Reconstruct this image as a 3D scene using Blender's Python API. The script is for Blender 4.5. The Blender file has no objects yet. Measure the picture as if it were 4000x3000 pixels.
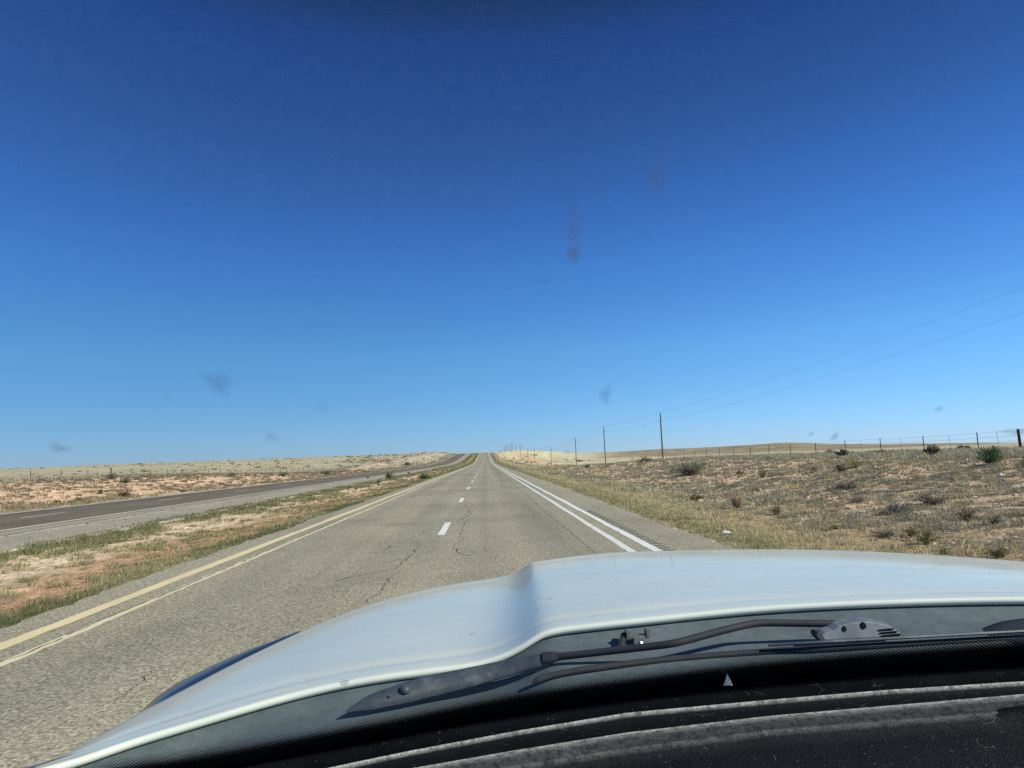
import bpy, bmesh, math, random
import numpy as np
from mathutils import Vector, Matrix

random.seed(7)
RNG = np.random.default_rng(11)
SC = bpy.context.scene
COL = SC.collection
# ---------------------------------------------------------------- terrain
EYE = 1.65

def smooth_table(pts, step=2.0, win=9):
    xs = np.array([p[0] for p in pts], float); ys = np.array([p[1] for p in pts], float)
    g = np.arange(xs[0], xs[-1] + step, step)
    v = np.interp(g, xs, ys)
    k = np.hanning(win + 2)[1:-1]; k /= k.sum()
    for _ in range(2):
        v = np.convolve(np.pad(v, win // 2, mode='edge'), k, mode='valid')
    return g, v

ROAD_T = smooth_table([(-120, 0), (0, 0), (150, .05), (200, .12), (240, .26), (270, .42), (300, .68), (346, 1.4),
                       (386, 2.35), (463, 4.5), (540, 6.6), (590, 7.7), (640, 8.4), (700, 8.5), (800, 7.6),
                       (1000, 4), (1500, 0), (4000, 0)])
LEFT_T = smooth_table([(-120, 1.45), (60, 1.42), (75, 1.35), (103, 1.0), (138, .55), (170, .65), (210, 1.3), (250, 2.3), (350, 4.7), (470, 7.6), (550, 9.2),
                       (620, 10.1), (700, 10.6), (800, 10.4), (1000, 8), (1500, 4), (4000, 0)])
RIGHT_T = smooth_table([(-120, 1.05), (46, 1.1), (90, .7), (131, -.6), (191, -1.5), (253, -2.3), (352, -3.1),
                        (471, -1.6), (544, -.3), (600, 2), (666, 5.2), (755, 6.8), (870, 11.6), (1000, 12.4),
                        (1300, 12.4), (1600, 8), (4000, 0)])

FIELD_T = smooth_table([(-120, .9), (60, .8), (150, -.6), (350, -2.2), (800, -1.5), (1500, -3), (4000, -6)])

def zroad(y):
    return np.interp(y, *ROAD_T)

SKY_T = np.array([-3, -.713, -.525, -.337, -.224, -.149, -.111, -.074, -.05, .016, .05, .058, .08, .107, .129,
                  .178, .257, .34, .415, .4575, .483, .517, .585, .678, .79, 1.5])
SKY_E = np.array([.0128, .0133, .0139, .0130, .0134, .0131, .0134, .0141, .0120, .0120, .0120, .0117, .0099, .0079, .0045,
                  .0041, .0057, .0060, .0079, .0087, .0065, .004, .001, -.001, -.0045, -.006])

def sstep(v, a, b):
    t = np.clip((v - a) / (b - a), 0, 1)
    return t * t * (3 - 2 * t)

def wobble(x, y):
    return (np.sin(x * .31 + y * .17 + 1.3) * np.sin(y * .23 - x * .11) * .5 + np.sin(x * .9 + 2.1) * np.sin(y * .77 + x * .3) * .25
            + np.sin(x * .053 + y * .041) * .6)

def ground(x, y):
    x = np.asarray(x, float); y = np.asarray(y, float)
    zr = np.interp(y, *ROAD_T); zl = np.interp(y, *LEFT_T); zn = np.interp(y, *RIGHT_T)
    zn = zn + (np.interp(y, *FIELD_T) - zn) * sstep(x, 38, 85)
    # ---- left of the far carriageway
    wl = sstep(-x, 24.4, 37.0)
    left = (zr - .07) * (1 - wl) + zl * wl
    # ---- median swale
    med = zr - .07 - .14 * np.clip(1 - ((x + 8.5) / 2.8) ** 2, 0, 1)
    # ---- right side: shallow verge, bank with a crest near x = 20, then the field
    bank = np.interp(y, [-50, 60, 78, 100, 125, 160], [1.0, 1.0, .92, .5, .1, 0])
    bx = np.interp(x, [4.3, 6, 9, 11.5, 14.5, 18, 21, 26, 34, 60], [0, -.06, -.03, .16, .45, .78, .98, 1.07, 1.08, .95]) - .07
    wr = sstep(x, 5.0, 30.0)
    emb = (zr - .07) * (1 - wr) + zn * wr
    right = np.where(x > 4.3, bx * bank + emb * (1 - bank), zr - .07)
    z = np.where(x < -23.6, left, np.where(x < -4.5, med, np.where(x < 4.3, zr - .07, right)))
    # knoll the road is cut through, right
    cut = sstep(x, 6.0, 17.0) * (1 - sstep(x, 20.0, 31.0))
    z = z + cut * np.maximum(0, 10.6 - np.maximum(zr, zn)) * np.exp(-((y - 690) / 85.0) ** 2) * .92
    # ---- far country
    ys = np.maximum(y, 1.0)
    t = np.clip(x / ys, -3, 1.5)
    e = np.interp(t, SKY_T, SKY_E)
    R = np.interp(t, [-3, -.7, -.2, .03, .06, .13, .2, 1.5], [520, 560, 660, 720, 800, 1100, 1600, 1700])
    a = np.interp(t, [-.2, .03, .06, .2], [.45, .8, .85, .35])
    b = np.interp(t, [-.2, .03, .06, .2], [.85, 1.02, 1.03, .9])
    d = (ys - R) / R
    q = e - np.where(d < 0, .012, .006) * np.minimum(d * d, 1.0)
    far = EYE + q * ys
    w = np.clip((ys - a * R) / ((b - a) * R), 0, 1); w = w * w * (3 - 2 * w)
    off = np.where(x < 0, sstep(-x, 26, 42), sstep(x, 6, 20)) * (y > 0)
    w = w * off
    z = z * (1 - w) + far * w
    rough = np.where(x < 0, sstep(-x, 26, 40), sstep(x, 10, 20))
    z = z + rough * wobble(x, y) * np.interp(np.hypot(x, y), [0, 60, 300, 900, 1600], [.08, .13, .25, .5, .9])
    return z
# ---------------------------------------------------------------- end terrain
# ---------------------------------------------------------------- helpers
def tag(o, label=None, cat=None, group=None, kind=None):
    if label: o['label'] = label
    if cat: o['category'] = cat
    if group: o['group'] = group
    if kind: o['kind'] = kind
    return o

def link(name, me, mat=None, parent=None):
    o = bpy.data.objects.new(name, me)
    COL.objects.link(o)
    if mat is not None: me.materials.append(mat)
    if parent is not None: o.parent = parent
    return o

def empty(name, loc):
    o = bpy.data.objects.new(name, None)
    o.empty_display_size = .2
    o.location = loc
    COL.objects.link(o)
    return o

def mesh_arrays(name, V, faces_flat, sizes, smooth=False, col=None, uv=None):
    """V (n,3); faces_flat int array of vertex ids; sizes int array of face sizes; col (n,3) per point; uv (n,2) per point"""
    me = bpy.data.meshes.new(name)
    V = np.asarray(V, np.float32); faces_flat = np.asarray(faces_flat, np.int32); sizes = np.asarray(sizes, np.int32)
    me.vertices.add(len(V)); me.vertices.foreach_set('co', V.ravel())
    me.loops.add(len(faces_flat)); me.loops.foreach_set('vertex_index', faces_flat)
    me.polygons.add(len(sizes))
    st = np.zeros(len(sizes), np.int32); st[1:] = np.cumsum(sizes)[:-1]
    me.polygons.foreach_set('loop_start', st); me.polygons.foreach_set('loop_total', sizes)
    me.polygons.foreach_set('use_smooth', np.full(len(sizes), bool(smooth)))
    me.update(calc_edges=True)
    if col is not None:
        a = me.color_attributes.new('Col', 'FLOAT_COLOR', 'POINT')
        c = np.ones((len(V), 4), np.float32); c[:, :3] = col
        a.data.foreach_set('color', c.ravel())
    if uv is not None:
        l = me.uv_layers.new(name='UVMap')
        l.data.foreach_set('uv', np.asarray(uv, np.float32)[faces_flat].ravel())
    me.validate()
    return me

def grid_mesh(name, P, smooth=True, col=None, uv=None, flip=False):
    """P (r,c,3)"""
    r, c, _ = P.shape
    i = np.arange(r * c).reshape(r, c)
    q = np.stack([i[:-1, :-1], i[:-1, 1:], i[1:, 1:], i[1:, :-1]], -1).reshape(-1, 4)
    if flip: q = q[:, ::-1]
    return mesh_arrays(name, P.reshape(-1, 3), q.ravel(), np.full(len(q), 4), smooth,
                       None if col is None else col.reshape(-1, 3), None if uv is None else uv.reshape(-1, 2))

class MB:
    """collects simple shapes into one mesh"""
    def __init__(s): s.v = []; s.f = []
    def add(s, v, f):
        o = len(s.v); s.v += [tuple(p) for p in v]; s.f += [tuple(i + o for i in q) for q in f]
    def box(s, c, d, rot=None):
        v = [Vector((x * d[0] / 2, y * d[1] / 2, z * d[2] / 2)) for x in (-1, 1) for y in (-1, 1) for z in (-1, 1)]
        if rot is not None: v = [rot @ p for p in v]
        s.add([p + Vector(c) for p in v], [(0, 1, 3, 2), (4, 6, 7, 5), (0, 4, 5, 1), (2, 3, 7, 6), (0, 2, 6, 4), (1, 5, 7, 3)])
    def tube(s, pts, rad, n=8, flat=1.0, cap=True, upv=(0, 0, 1)):
        pts = [Vector(p) for p in pts]
        if not hasattr(rad, '__len__'): rad = [rad] * len(pts)
        rings = []
        for k, p in enumerate(pts):
            d = (pts[min(k + 1, len(pts) - 1)] - pts[max(k - 1, 0)])
            d = d.normalized() if d.length > 1e-9 else Vector((0, 0, 1))
            u = Vector(upv)
            if abs(u.dot(d)) > .95: u = Vector((1, 0, 0))
            a = d.cross(u).normalized(); b = a.cross(d).normalized()
            rings.append([p + a * math.cos(t) * rad[k] + b * math.sin(t) * rad[k] * flat for t in [2 * math.pi * j / n for j in range(n)]])
        v = [q for r in rings for q in r]; f = []
        for k in range(len(rings) - 1):
            for j in range(n):
                f.append((k * n + j, k * n + (j + 1) % n, (k + 1) * n + (j + 1) % n, (k + 1) * n + j))
        if cap:
            f.append(tuple(range(n - 1, -1, -1))); f.append(tuple((len(rings) - 1) * n + j for j in range(n)))
        s.add(v, f)
    def prism(s, poly, off):
        n = len(poly); off = Vector(off)
        v = [Vector(p) for p in poly] + [Vector(p) + off for p in poly]
        s.add(v, [tuple(range(n - 1, -1, -1)), tuple(range(n, 2 * n))] + [(j, (j + 1) % n, n + (j + 1) % n, n + j) for j in range(n)])
    def ball(s, c, r, nu=10, nv=6, sc=(1, 1, 1), lo=-90):
        v = []; f = []
        for i in range(nv + 1):
            la = math.radians(lo + (90 - lo) * i / nv)
            for j in range(nu):
                lo_ = 2 * math.pi * j / nu
                v.append((c[0] + r * sc[0] * math.cos(la) * math.cos(lo_), c[1] + r * sc[1] * math.cos(la) * math.sin(lo_), c[2] + r * sc[2] * math.sin(la)))
        for i in range(nv):
            for j in range(nu):
                f.append((i * nu + j, i * nu + (j + 1) % nu, (i + 1) * nu + (j + 1) % nu, (i + 1) * nu + j))
        s.add(v, f)
    def build(s, name, mat, parent=None, smooth=False, bevel=0):
        me = bpy.data.meshes.new(name)
        me.from_pydata(s.v, [], s.f); me.validate()
        bm = bmesh.new(); bm.from_mesh(me)
        bmesh.ops.recalc_face_normals(bm, faces=bm.faces)
        bm.to_mesh(me); bm.free()
        if smooth:
            me.polygons.foreach_set('use_smooth', np.ones(len(me.polygons), bool))
            me.set_sharp_from_angle(angle=math.radians(42))
        o = link(name, me, mat, parent)
        if bevel:
            m = o.modifiers.new('bevel', 'BEVEL'); m.width = bevel; m.segments = 2; m.limit_method = 'ANGLE'
        return o

# ---------------------------------------------------------------- materials
class NT:
    def __init__(s, name):
        s.m = bpy.data.materials.new(name); s.m.use_nodes = True
        s.t = s.m.node_tree; s.t.nodes.clear()
        s.out = s.n('ShaderNodeOutputMaterial')
    def n(s, ty, **kw):
        nd = s.t.nodes.new(ty)
        for k, v in kw.items(): setattr(nd, k, v)
        return nd
    def l(s, a, b): s.t.links.new(a, b)
    def val(s, sock, v):
        if hasattr(v, 'is_output'): s.l(v, sock)
        else: sock.default_value = v
    def pos(s): return s.n('ShaderNodeNewGeometry').outputs['Position']
    def mapv(s, vec, scale):
        m = s.n('ShaderNodeMapping'); s.l(vec, m.inputs['Vector']); m.inputs['Scale'].default_value = scale
        return m.outputs['Vector']
    def noise(s, vec, scale, detail=3, rough=.55, dist=0):
        nd = s.n('ShaderNodeTexNoise'); s.l(vec, nd.inputs['Vector'])
        nd.inputs['Scale'].default_value = scale; nd.inputs['Detail'].default_value = detail
        nd.inputs['Roughness'].default_value = rough; nd.inputs['Distortion'].default_value = dist
        return nd.outputs['Fac']
    def voro(s, vec, scale, feature='F1', out='Distance', rnd=1.0):
        nd = s.n('ShaderNodeTexVoronoi', feature=feature); s.l(vec, nd.inputs['Vector'])
        nd.inputs['Scale'].default_value = scale; nd.inputs['Randomness'].default_value = rnd
        return nd.outputs[out]
    def ramp(s, fac, stops, interp='LINEAR'):
        r = s.n('ShaderNodeValToRGB'); r.color_ramp.interpolation = interp
        e = r.color_ramp.elements
        while len(e) < len(stops): e.new(.5)
        for k, (p, c) in enumerate(stops):
            e[k].position = p; e[k].color = (*c, 1) if hasattr(c, '__len__') else (c, c, c, 1)
        s.l(fac, r.inputs['Fac']); return r.outputs['Color']
    def mix(s, fac, a, b, mode='MIX'):
        m = s.n('ShaderNodeMix', data_type='RGBA', blend_type=mode)
        s.val(m.inputs[0], fac)
        for sock, v in ((m.inputs[6], a), (m.inputs[7], b)):
            if hasattr(v, 'is_output'): s.l(v, sock)
            else: sock.default_value = (*v, 1)
        return m.outputs[2]
    def math(s, op, a, b=0.0, clamp=False):
        m = s.n('ShaderNodeMath', operation=op); m.use_clamp = clamp
        s.val(m.inputs[0], a); s.val(m.inputs[1], b); return m.outputs[0]
    def bump(s, h, strength, dist):
        b = s.n('ShaderNodeBump'); s.l(h, b.inputs['Height']); b.inputs['Strength'].default_value = strength
        b.inputs['Distance'].default_value = dist; return b.outputs['Normal']
    def bsdf(s, col, rough=.8, spec=.3, normal=None, **kw):
        p = s.n('ShaderNodeBsdfPrincipled')
        if hasattr(col, 'is_output'): s.l(col, p.inputs['Base Color'])
        else: p.inputs['Base Color'].default_value = (*col, 1)
        s.val(p.inputs['Roughness'], rough); p.inputs['Specular IOR Level'].default_value = spec
        if normal is not None: s.l(normal, p.inputs['Normal'])
        for k, v in kw.items(): s.val(p.inputs[k], v)
        s.l(p.outputs[0], s.out.inputs['Surface'])
        return p

def plain(name, col, rough=.6, spec=.4, var=.15, scale=30, metal=0.0, bump=0.0):
    t = NT(name)
    n = t.noise(t.pos(), scale, 4)
    lo = tuple(c * (1 - var) for c in col); hi = tuple(min(1, c * (1 + var)) for c in col)
    c = t.ramp(n, [(.3, lo), (.7, hi)])
    t.bsdf(c, rough, spec, t.bump(n, bump, .01) if bump else None, Metallic=metal)
    return t.m

def attr_mat(name, rough=.95, transl=0.0, noise_scale=0, var=.2, spec=.1):
    t = NT(name)
    a = t.n('ShaderNodeAttribute', attribute_name='Col').outputs['Color']
    if noise_scale:
        n = t.noise(t.pos(), noise_scale, 3)
        a = t.mix(1.0, a, t.ramp(n, [(.3, 1 - var), (.7, 1 + var)]), 'MULTIPLY')
    p = t.bsdf(a, rough, spec)
    if transl:
        tr = t.n('ShaderNodeBsdfTranslucent'); t.l(a, tr.inputs['Color'])
        m = t.n('ShaderNodeMixShader'); m.inputs[0].default_value = transl
        t.l(p.outputs[0], m.inputs[1]); t.l(tr.outputs[0], m.inputs[2]); t.l(m.outputs[0], t.out.inputs['Surface'])
    return t.m

def road_material(name, base, warm, stone, track=None, cracks=True):
    """chip-seal: pale and dark stones, long wheel-path streaks along the travel direction, worn patches"""
    t = NT(name); P = t.pos()
    st = t.voro(P, 48, 'F1', 'Color'); sep = t.n('ShaderNodeSeparateColor'); t.l(st, sep.inputs[0])
    fine = t.noise(P, 34, 2, .6)
    big = t.noise(t.mapv(P, (1, .10, 1)), .9, 4)
    patch = t.noise(P, .22, 5, .6)
    streak = t.noise(t.mapv(P, (1, .012, 1)), 2.6, 3)
    c = t.mix(t.ramp(big, [(.36, 0.0), (.64, 1.0)]), base, warm)
    c = t.mix(1.0, c, t.ramp(streak, [(.3, .92), (.5, 1.0), (.72, 1.05)]), 'MULTIPLY')
    c = t.mix(1.0, c, t.ramp(patch, [(.34, .86), (.5, 1.0), (.66, 1.07)]), 'MULTIPLY')
    c = t.mix(1.0, c, t.ramp(sep.outputs[0], [(0, 1 - stone), (.45, 1.0), (.86, 1 + stone * .5), (1, 1 + stone * 1.3)]), 'MULTIPLY')
    c = t.mix(1.0, c, t.ramp(fine, [(.28, 1 - stone * 1.1), (.5, 1.0), (.72, 1 + stone * .8)]), 'MULTIPLY')
    if track:
        sx = t.n('ShaderNodeSeparateXYZ'); t.l(P, sx.inputs[0])
        f = None
        for x0, w, k in track:
            d = t.math('ABSOLUTE', t.math('SUBTRACT', sx.outputs[0], x0))
            g = t.math('MULTIPLY', t.math('SUBTRACT', 1.0, t.math('DIVIDE', d, w), True), k)
            f = g if f is None else t.math('ADD', f, g)
        dk = t.mix(1.0, c, (.60, .62, .66), 'MULTIPLY')
        wv = t.ramp(t.noise(t.mapv(P, (1, .05, 1)), .7, 3), [(.3, .35), (.7, 1.0)])
        c = t.mix(t.math('MULTIPLY', f, wv), c, dk)
    if cracks:
        w = t.noise(P, 1.3, 3)
        vec = t.mix(.35, P, t.n('ShaderNodeTexNoise').outputs['Color'])
        e = t.voro(t.mapv(P, (1, .6, 1)), .34, 'DISTANCE_TO_EDGE')
        msk = t.math('MULTIPLY', t.math('LESS_THAN', t.math('ADD', e, t.math('MULTIPLY', t.math('SUBTRACT', w, .5), .12)), .004), t.math('GREATER_THAN', t.noise(P, .35, 2), .55))
        c = t.mix(t.math('MULTIPLY', msk, .55), c, (.06, .055, .05))
    h = t.math('ADD', t.math('MULTIPLY', fine, .6), t.math('MULTIPLY', sep.outputs[0], .5))
    t.bsdf(c, .92, .08, t.bump(h, .55, .012))
    return t.m

def paint_material(name, col, under, chip=.55):
    t = NT(name); P = t.pos()
    n = t.noise(P, 9, 5, .7); s = t.noise(t.mapv(P, (1, .15, 1)), 5, 3)
    f = t.ramp(t.math('ADD', t.math('MULTIPLY', n, .65), t.math('MULTIPLY', s, .35)), [(chip - .16, 0.0), (chip - .11, 1.0)])
    d = t.mix(1.0, col, t.ramp(t.noise(P, 40, 2), [(.3, .86), (.7, 1.06)]), 'MULTIPLY')
    d = t.mix(1.0, d, t.ramp(t.noise(P, .8, 3), [(.3, .9), (.7, 1.04)]), 'MULTIPLY')
    t.bsdf(t.mix(f, under, d), .85, .1, t.bump(n, .3, .006))
    return t.m

def ground_material():
    t = NT('prairie_soil'); P = t.pos()
    a = t.n('ShaderNodeAttribute', attribute_name='Col').outputs['Color']
    n1 = t.noise(P, 1.1, 6, .65); n2 = t.noise(P, 14, 4, .65); n3 = t.noise(P, .16, 5, .6)
    sx = t.n('ShaderNodeSeparateXYZ'); t.l(P, sx.inputs[0])
    # wind-combed dry grass: streaks running across the slope, coarser with size of field
    n4 = t.noise(t.mapv(P, (.10, .35, 1)), .5, 6, .7)
    n5 = t.noise(t.mapv(P, (.008, .02, 1)), 1.0, 5, .65)
    c = t.mix(1.0, a, t.ramp(n1, [(.3, .80), (.5, 1.0), (.7, 1.14)]), 'MULTIPLY')
    c = t.mix(1.0, c, t.ramp(n2, [(.28, .74), (.5, 1.0), (.74, 1.2)]), 'MULTIPLY')
    c = t.mix(1.0, c, t.ramp(n4, [(.3, (.74, .73, .70)), (.5, (1, 1, 1)), (.7, (1.16, 1.14, 1.1))]), 'MULTIPLY')
    c = t.mix(1.0, c, t.ramp(n5, [(.3, (.82, .80, .76)), (.5, (1, 1, 1)), (.68, (1.08, 1.06, 1.0))]), 'MULTIPLY')
    c = t.mix(1.0, c, t.ramp(n3, [(.32, .88), (.68, 1.08)]), 'MULTIPLY')
    peb = t.voro(P, 17, 'F1', 'Color'); sp = t.n('ShaderNodeSeparateColor'); t.l(peb, sp.inputs[0])
    c = t.mix(1.0, c, t.ramp(sp.outputs[0], [(0, .55), (.3, .94), (.85, 1.05), (1, 1.4)]), 'MULTIPLY')
    lump = t.voro(P, 4.6, 'F1', 'Distance')
    c = t.mix(1.0, c, t.ramp(lump, [(.05, 1.12), (.45, 1.0), (.8, .78)]), 'MULTIPLY')
    h = t.math('ADD', t.math('ADD', n2, t.math('MULTIPLY', n1, .8)), t.math('MULTIPLY', sp.outputs[0], .35))
    c = t.mix(1.0, c, (1.28, 1.28, 1.28), 'MULTIPLY')
    t.bsdf(c, .95, .06, t.bump(h, .7, .05))
    return t.m

SUN_EL, SUN_AZ = math.radians(37), (.87, -.49)          # sun behind the right shoulder
def build_world():
    w = bpy.data.worlds.new('World'); SC.world = w; w.use_nodes = True
    nt = w.node_tree; nt.nodes.clear()
    N = nt.nodes.new; L = nt.links.new
    sky = N('ShaderNodeTexSky'); sky.sky_type = 'NISHITA'; sky.sun_disc = False
    sky.sun_elevation = SUN_EL; sky.sun_rotation = -math.atan2(SUN_AZ[0], SUN_AZ[1])
    sky.altitude = 1500; sky.air_density = 1.0; sky.dust_density = .35; sky.ozone_density = 3.0
    # the deep, strongly graded blue of dry high-plains air looking away from the sun
    tc = N('ShaderNodeTexCoord'); sx = N('ShaderNodeSeparateXYZ'); L(tc.outputs['Generated'], sx.inputs[0])
    rp = N('ShaderNodeValToRGB'); L(sx.outputs[2], rp.inputs['Fac'])
    stops = SKY_STOPS
    e = rp.color_ramp.elements
    while len(e) < len(stops): e.new(.5)
    for k, (p, c) in enumerate(stops): e[k].position = p; e[k].color = (*c, 1)
    mx = N('ShaderNodeMix'); mx.data_type = 'RGBA'; mx.blend_type = 'MULTIPLY'; mx.inputs[0].default_value = 1.0
    L(sky.outputs[0], mx.inputs[6]); L(rp.outputs[0], mx.inputs[7])
    bg = N('ShaderNodeBackground'); bg.inputs['Strength'].default_value = SKY_STRENGTH
    L(mx.outputs[2], bg.inputs['Color'])
    out = N('ShaderNodeOutputWorld'); L(bg.outputs[0], out.inputs['Surface'])
    sd = bpy.data.lights.new('sun', 'SUN'); sd.energy = SUN_STRENGTH; sd.angle = math.radians(.53); sd.color = (1, .95, .82)
    so = bpy.data.objects.new('sun', sd); COL.objects.link(so)
    d = Vector((SUN_AZ[0] * math.cos(SUN_EL), SUN_AZ[1] * math.cos(SUN_EL), math.sin(SUN_EL)))
    so.rotation_euler = d.to_track_quat('Z', 'Y').to_euler(); so.location = (40, -30, 60)

SKY_STRENGTH, SUN_STRENGTH = .113, 3.9
SKY_STOPS = [(0.0, (.365, .515, .86)), (.02, (.355, .520, .845)), (.0765, (.350, .570, .835)), (.155, (.352, .650, .90)), (.271, (.28, .597, .975)),
             (.333, (.245, .518, .92)), (.444, (.19, .415, .762)), (.540, (.145, .330, .69)), (.584, (.115, .235, .42)), (1.0, (.12, .24, .44))]
EXPOSURE = .35

def build_camera():
    cd = bpy.data.cameras.new('camera'); cd.sensor_width = 36; cd.lens = 36 * 2660 / 4000
    cd.clip_start = .01; cd.clip_end = 9000
    co = bpy.data.objects.new('camera', cd); COL.objects.link(co)
    m = Matrix(((.99851714, .03364505, -.04279638, 0), (-.03882699, -.11088093, -.99307496, 0), (-.03815736, .99326403, -.10941017, EYE), (0, 0, 0, 1)))
    co.matrix_world = m
    SC.camera = co
    SC.view_settings.view_transform = 'Standard'; SC.view_settings.look = 'None'
    SC.view_settings.exposure = EXPOSURE; SC.view_settings.gamma = 1.0
    SC.cycles.use_denoising = False; SC.cycles.max_bounces = 8; SC.cycles.transparent_max_bounces = 24
# ---------------------------------------------------------------- setting: ground, roads, paint
def mixc(a, b, w): return np.asarray(a) * (1 - w[..., None]) + np.asarray(b) * w[..., None]

def fbm(x, y, s, seed=0):
    r = np.random.default_rng(100 + seed); v = np.zeros_like(x)
    amp = 1.0
    for k in range(9):
        a = r.uniform(0, 2 * np.pi); f = s * (1.45 ** k) * r.uniform(.8, 1.2)
        v += amp * np.sin(f * (x * np.cos(a) + y * np.sin(a)) + r.uniform(0, 6.28)) * np.sin(f * .7 * (-x * np.sin(a) + y * np.cos(a)) + r.uniform(0, 6.28))
        amp *= .82
    return v * .3

SAND, PALE, ORANGE = (.64, .45, .30), (.68, .54, .385), (.54, .335, .20)
FIELD, CREST, SCRUBG, TURF = (.475, .435, .30), (.40, .375, .29), (.40, .345, .24), (.24, .225, .105)

def ground_colour(x, y):
    n = fbm(x, y, .35, 1); m = fbm(x, y * .5, .12, 2); k = fbm(x, y, 1.3, 3)
    c = mixc(FIELD, (.41, .365, .23), sstep(m, -.3, .5))
    # left bank of raw pink sand, its crest of grey grass, open field above
    wb = (x > -37.5) & (x < -23.0)
    crest_l = sstep(-x + n * 1.5, 34.0, 37.5)
    bank = mixc(SAND, ORANGE, sstep(n + .25 * k, .15, .9) * .55)
    bank = mixc(bank, SCRUBG, sstep(k + n * .5, .15, .8) * .55)
    bank_far = mixc(bank, CREST, sstep(y, 150, 210) * sstep(np.abs(x + 33.5 + np.clip(y - 170, 0, 400) * .022 + n), .3, 1.3) * .92)
    c = np.where(wb[..., None], mixc(bank_far, CREST, crest_l), c)
    cl = (x <= -37.5) & (x > -46)
    c = np.where(cl[..., None], mixc(c, CREST, 1 - sstep(-x + n, 41, 46)), c)
    strip = sstep(y, 165, 195) * (1 - sstep(y, 470, 540)) * (1 - sstep(np.abs(x + 34.5 + np.clip(y - 200, 0, 400) * .022 + n * 1.2), 1.0, 2.6)) * (x < -26)
    c = mixc(c, (.62, .43, .30), strip * .9)
    # gravel shoulder and median
    md = (x >= -11.3) & (x <= -5.0)
    mid = mixc(PALE, ORANGE, sstep(x + n * 1.2, -9.4, -7.4))
    mid = mixc(mid, SAND, sstep(np.abs(k), .2, .7) * .5)
    edge = np.maximum(sstep(x + n * .25, -6.4, -5.8), 1 - sstep(x + n * .3, -11.1, -10.2))
    mid = mixc(mid, TURF, np.clip(edge * .8 + sstep(k + n, .5, 1.1) * .35, 0, 1))
    mid = mixc(mid, (.34, .28, .17), sstep(y, 90, 240) * .45)
    c = np.where(md[..., None], mid, c)
    gs = (x > -14.9) & (x < -11.3)
    c = np.where(gs[..., None], (.35, .335, .28), c)
    lv = (x >= -24.6) & (x < -22.9)
    c = np.where(lv[..., None], mixc((.60, .46, .33), (.36, .31, .2), sstep(k, 0, .8) * .6), c)
    # right verge, rocky bank, crest
    rv = (x > 3.4) & (x < 31)
    v = mixc((.43, .32, .19), ORANGE, sstep(n + k * .6, .25, .9) * .9)
    v = mixc(v, TURF, (1 - sstep(x + n * .4, 4.6, 6.2)) * .55)
    b = mixc((.56, .395, .25), (.61, .46, .315), sstep(n, -.2, .6)); b = mixc(b, (.42, .34, .24), sstep(k, -.2, .8) * .5)
    v = mixc(v, b, sstep(x + n * .9 + .02 * np.clip(y - 20, 0, 60), 8.2, 10.2))
    v = mixc(v, CREST, sstep(x + n * .9, 19.5, 22.5))
    v = mixc(v, (.52, .455, .31), sstep(y, 85, 130) * sstep(x, 6.5, 9))
    c = np.where(rv[..., None], v, c)
    # graded red two-track under the pole line
    tr = (1 - sstep(np.abs(x - 37.5 + n * .5), 2.6, 4.2)) * sstep(y, 150, 240) * (1 - sstep(y, 700, 760))
    c = mixc(c, (.60, .385, .26), tr * .9)
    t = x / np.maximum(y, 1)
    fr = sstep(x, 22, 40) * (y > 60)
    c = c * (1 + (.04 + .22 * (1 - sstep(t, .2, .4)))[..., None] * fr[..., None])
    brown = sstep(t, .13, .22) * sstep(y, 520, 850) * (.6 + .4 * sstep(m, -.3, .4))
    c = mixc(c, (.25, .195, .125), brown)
    return c

def build_ground():
    def geo(a, b, s0, g):
        out = [a]
        while out[-1] < b: out.append(out[-1] + s0); s0 *= g
        out[-1] = b; return out
    xs = [-v for v in geo(48, 2800, 2.5, 1.07)][::-1] + list(np.arange(-47.2, -23.2, .7)) + [-23.15, -23.0, -22.0, -18, -15.2, -14.4, -13, -12] \
        + list(np.arange(-11.4, -5.2, .3)) + [-5.3, -5.0, -4, -1, 2, 3.5, 4.0] + list(np.arange(4.3, 31, .4)) + list(np.arange(31.2, 62, 1.1)) + geo(63, 2800, 1.6, 1.06)
    ys = list(np.arange(-80, 2, 5)) + list(np.arange(2, 60, .4)) + list(np.arange(60, 140, 1.2)) + list(np.arange(140, 420, 4)) + list(np.arange(420, 1000, 9)) + geo(1000, 6000, 30, 1.06)
    X, Y = np.meshgrid(np.array(sorted(set(np.round(xs, 3)))), np.array(ys))
    Z = ground(X, Y)
    j = RNG.normal(0, 1, X.shape) * np.where((X > 5) & (X < 30) | (X < -24.5) & (X > -40) | (X > -10.8) & (X < -5.9), .018, 0) * (np.abs(Y) < 140)
    Z = Z + j
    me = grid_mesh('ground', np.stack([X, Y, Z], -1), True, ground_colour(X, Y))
    tag(link('ground', me, ground_material()), kind='structure')

def y_stations(y0, y1):
    return np.array(sorted(set(np.concatenate([np.arange(y0, 60, 1.0), np.arange(60, 200, 3.0), np.arange(200, 1000, 6.0), [y1]]).round(3))))

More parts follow.
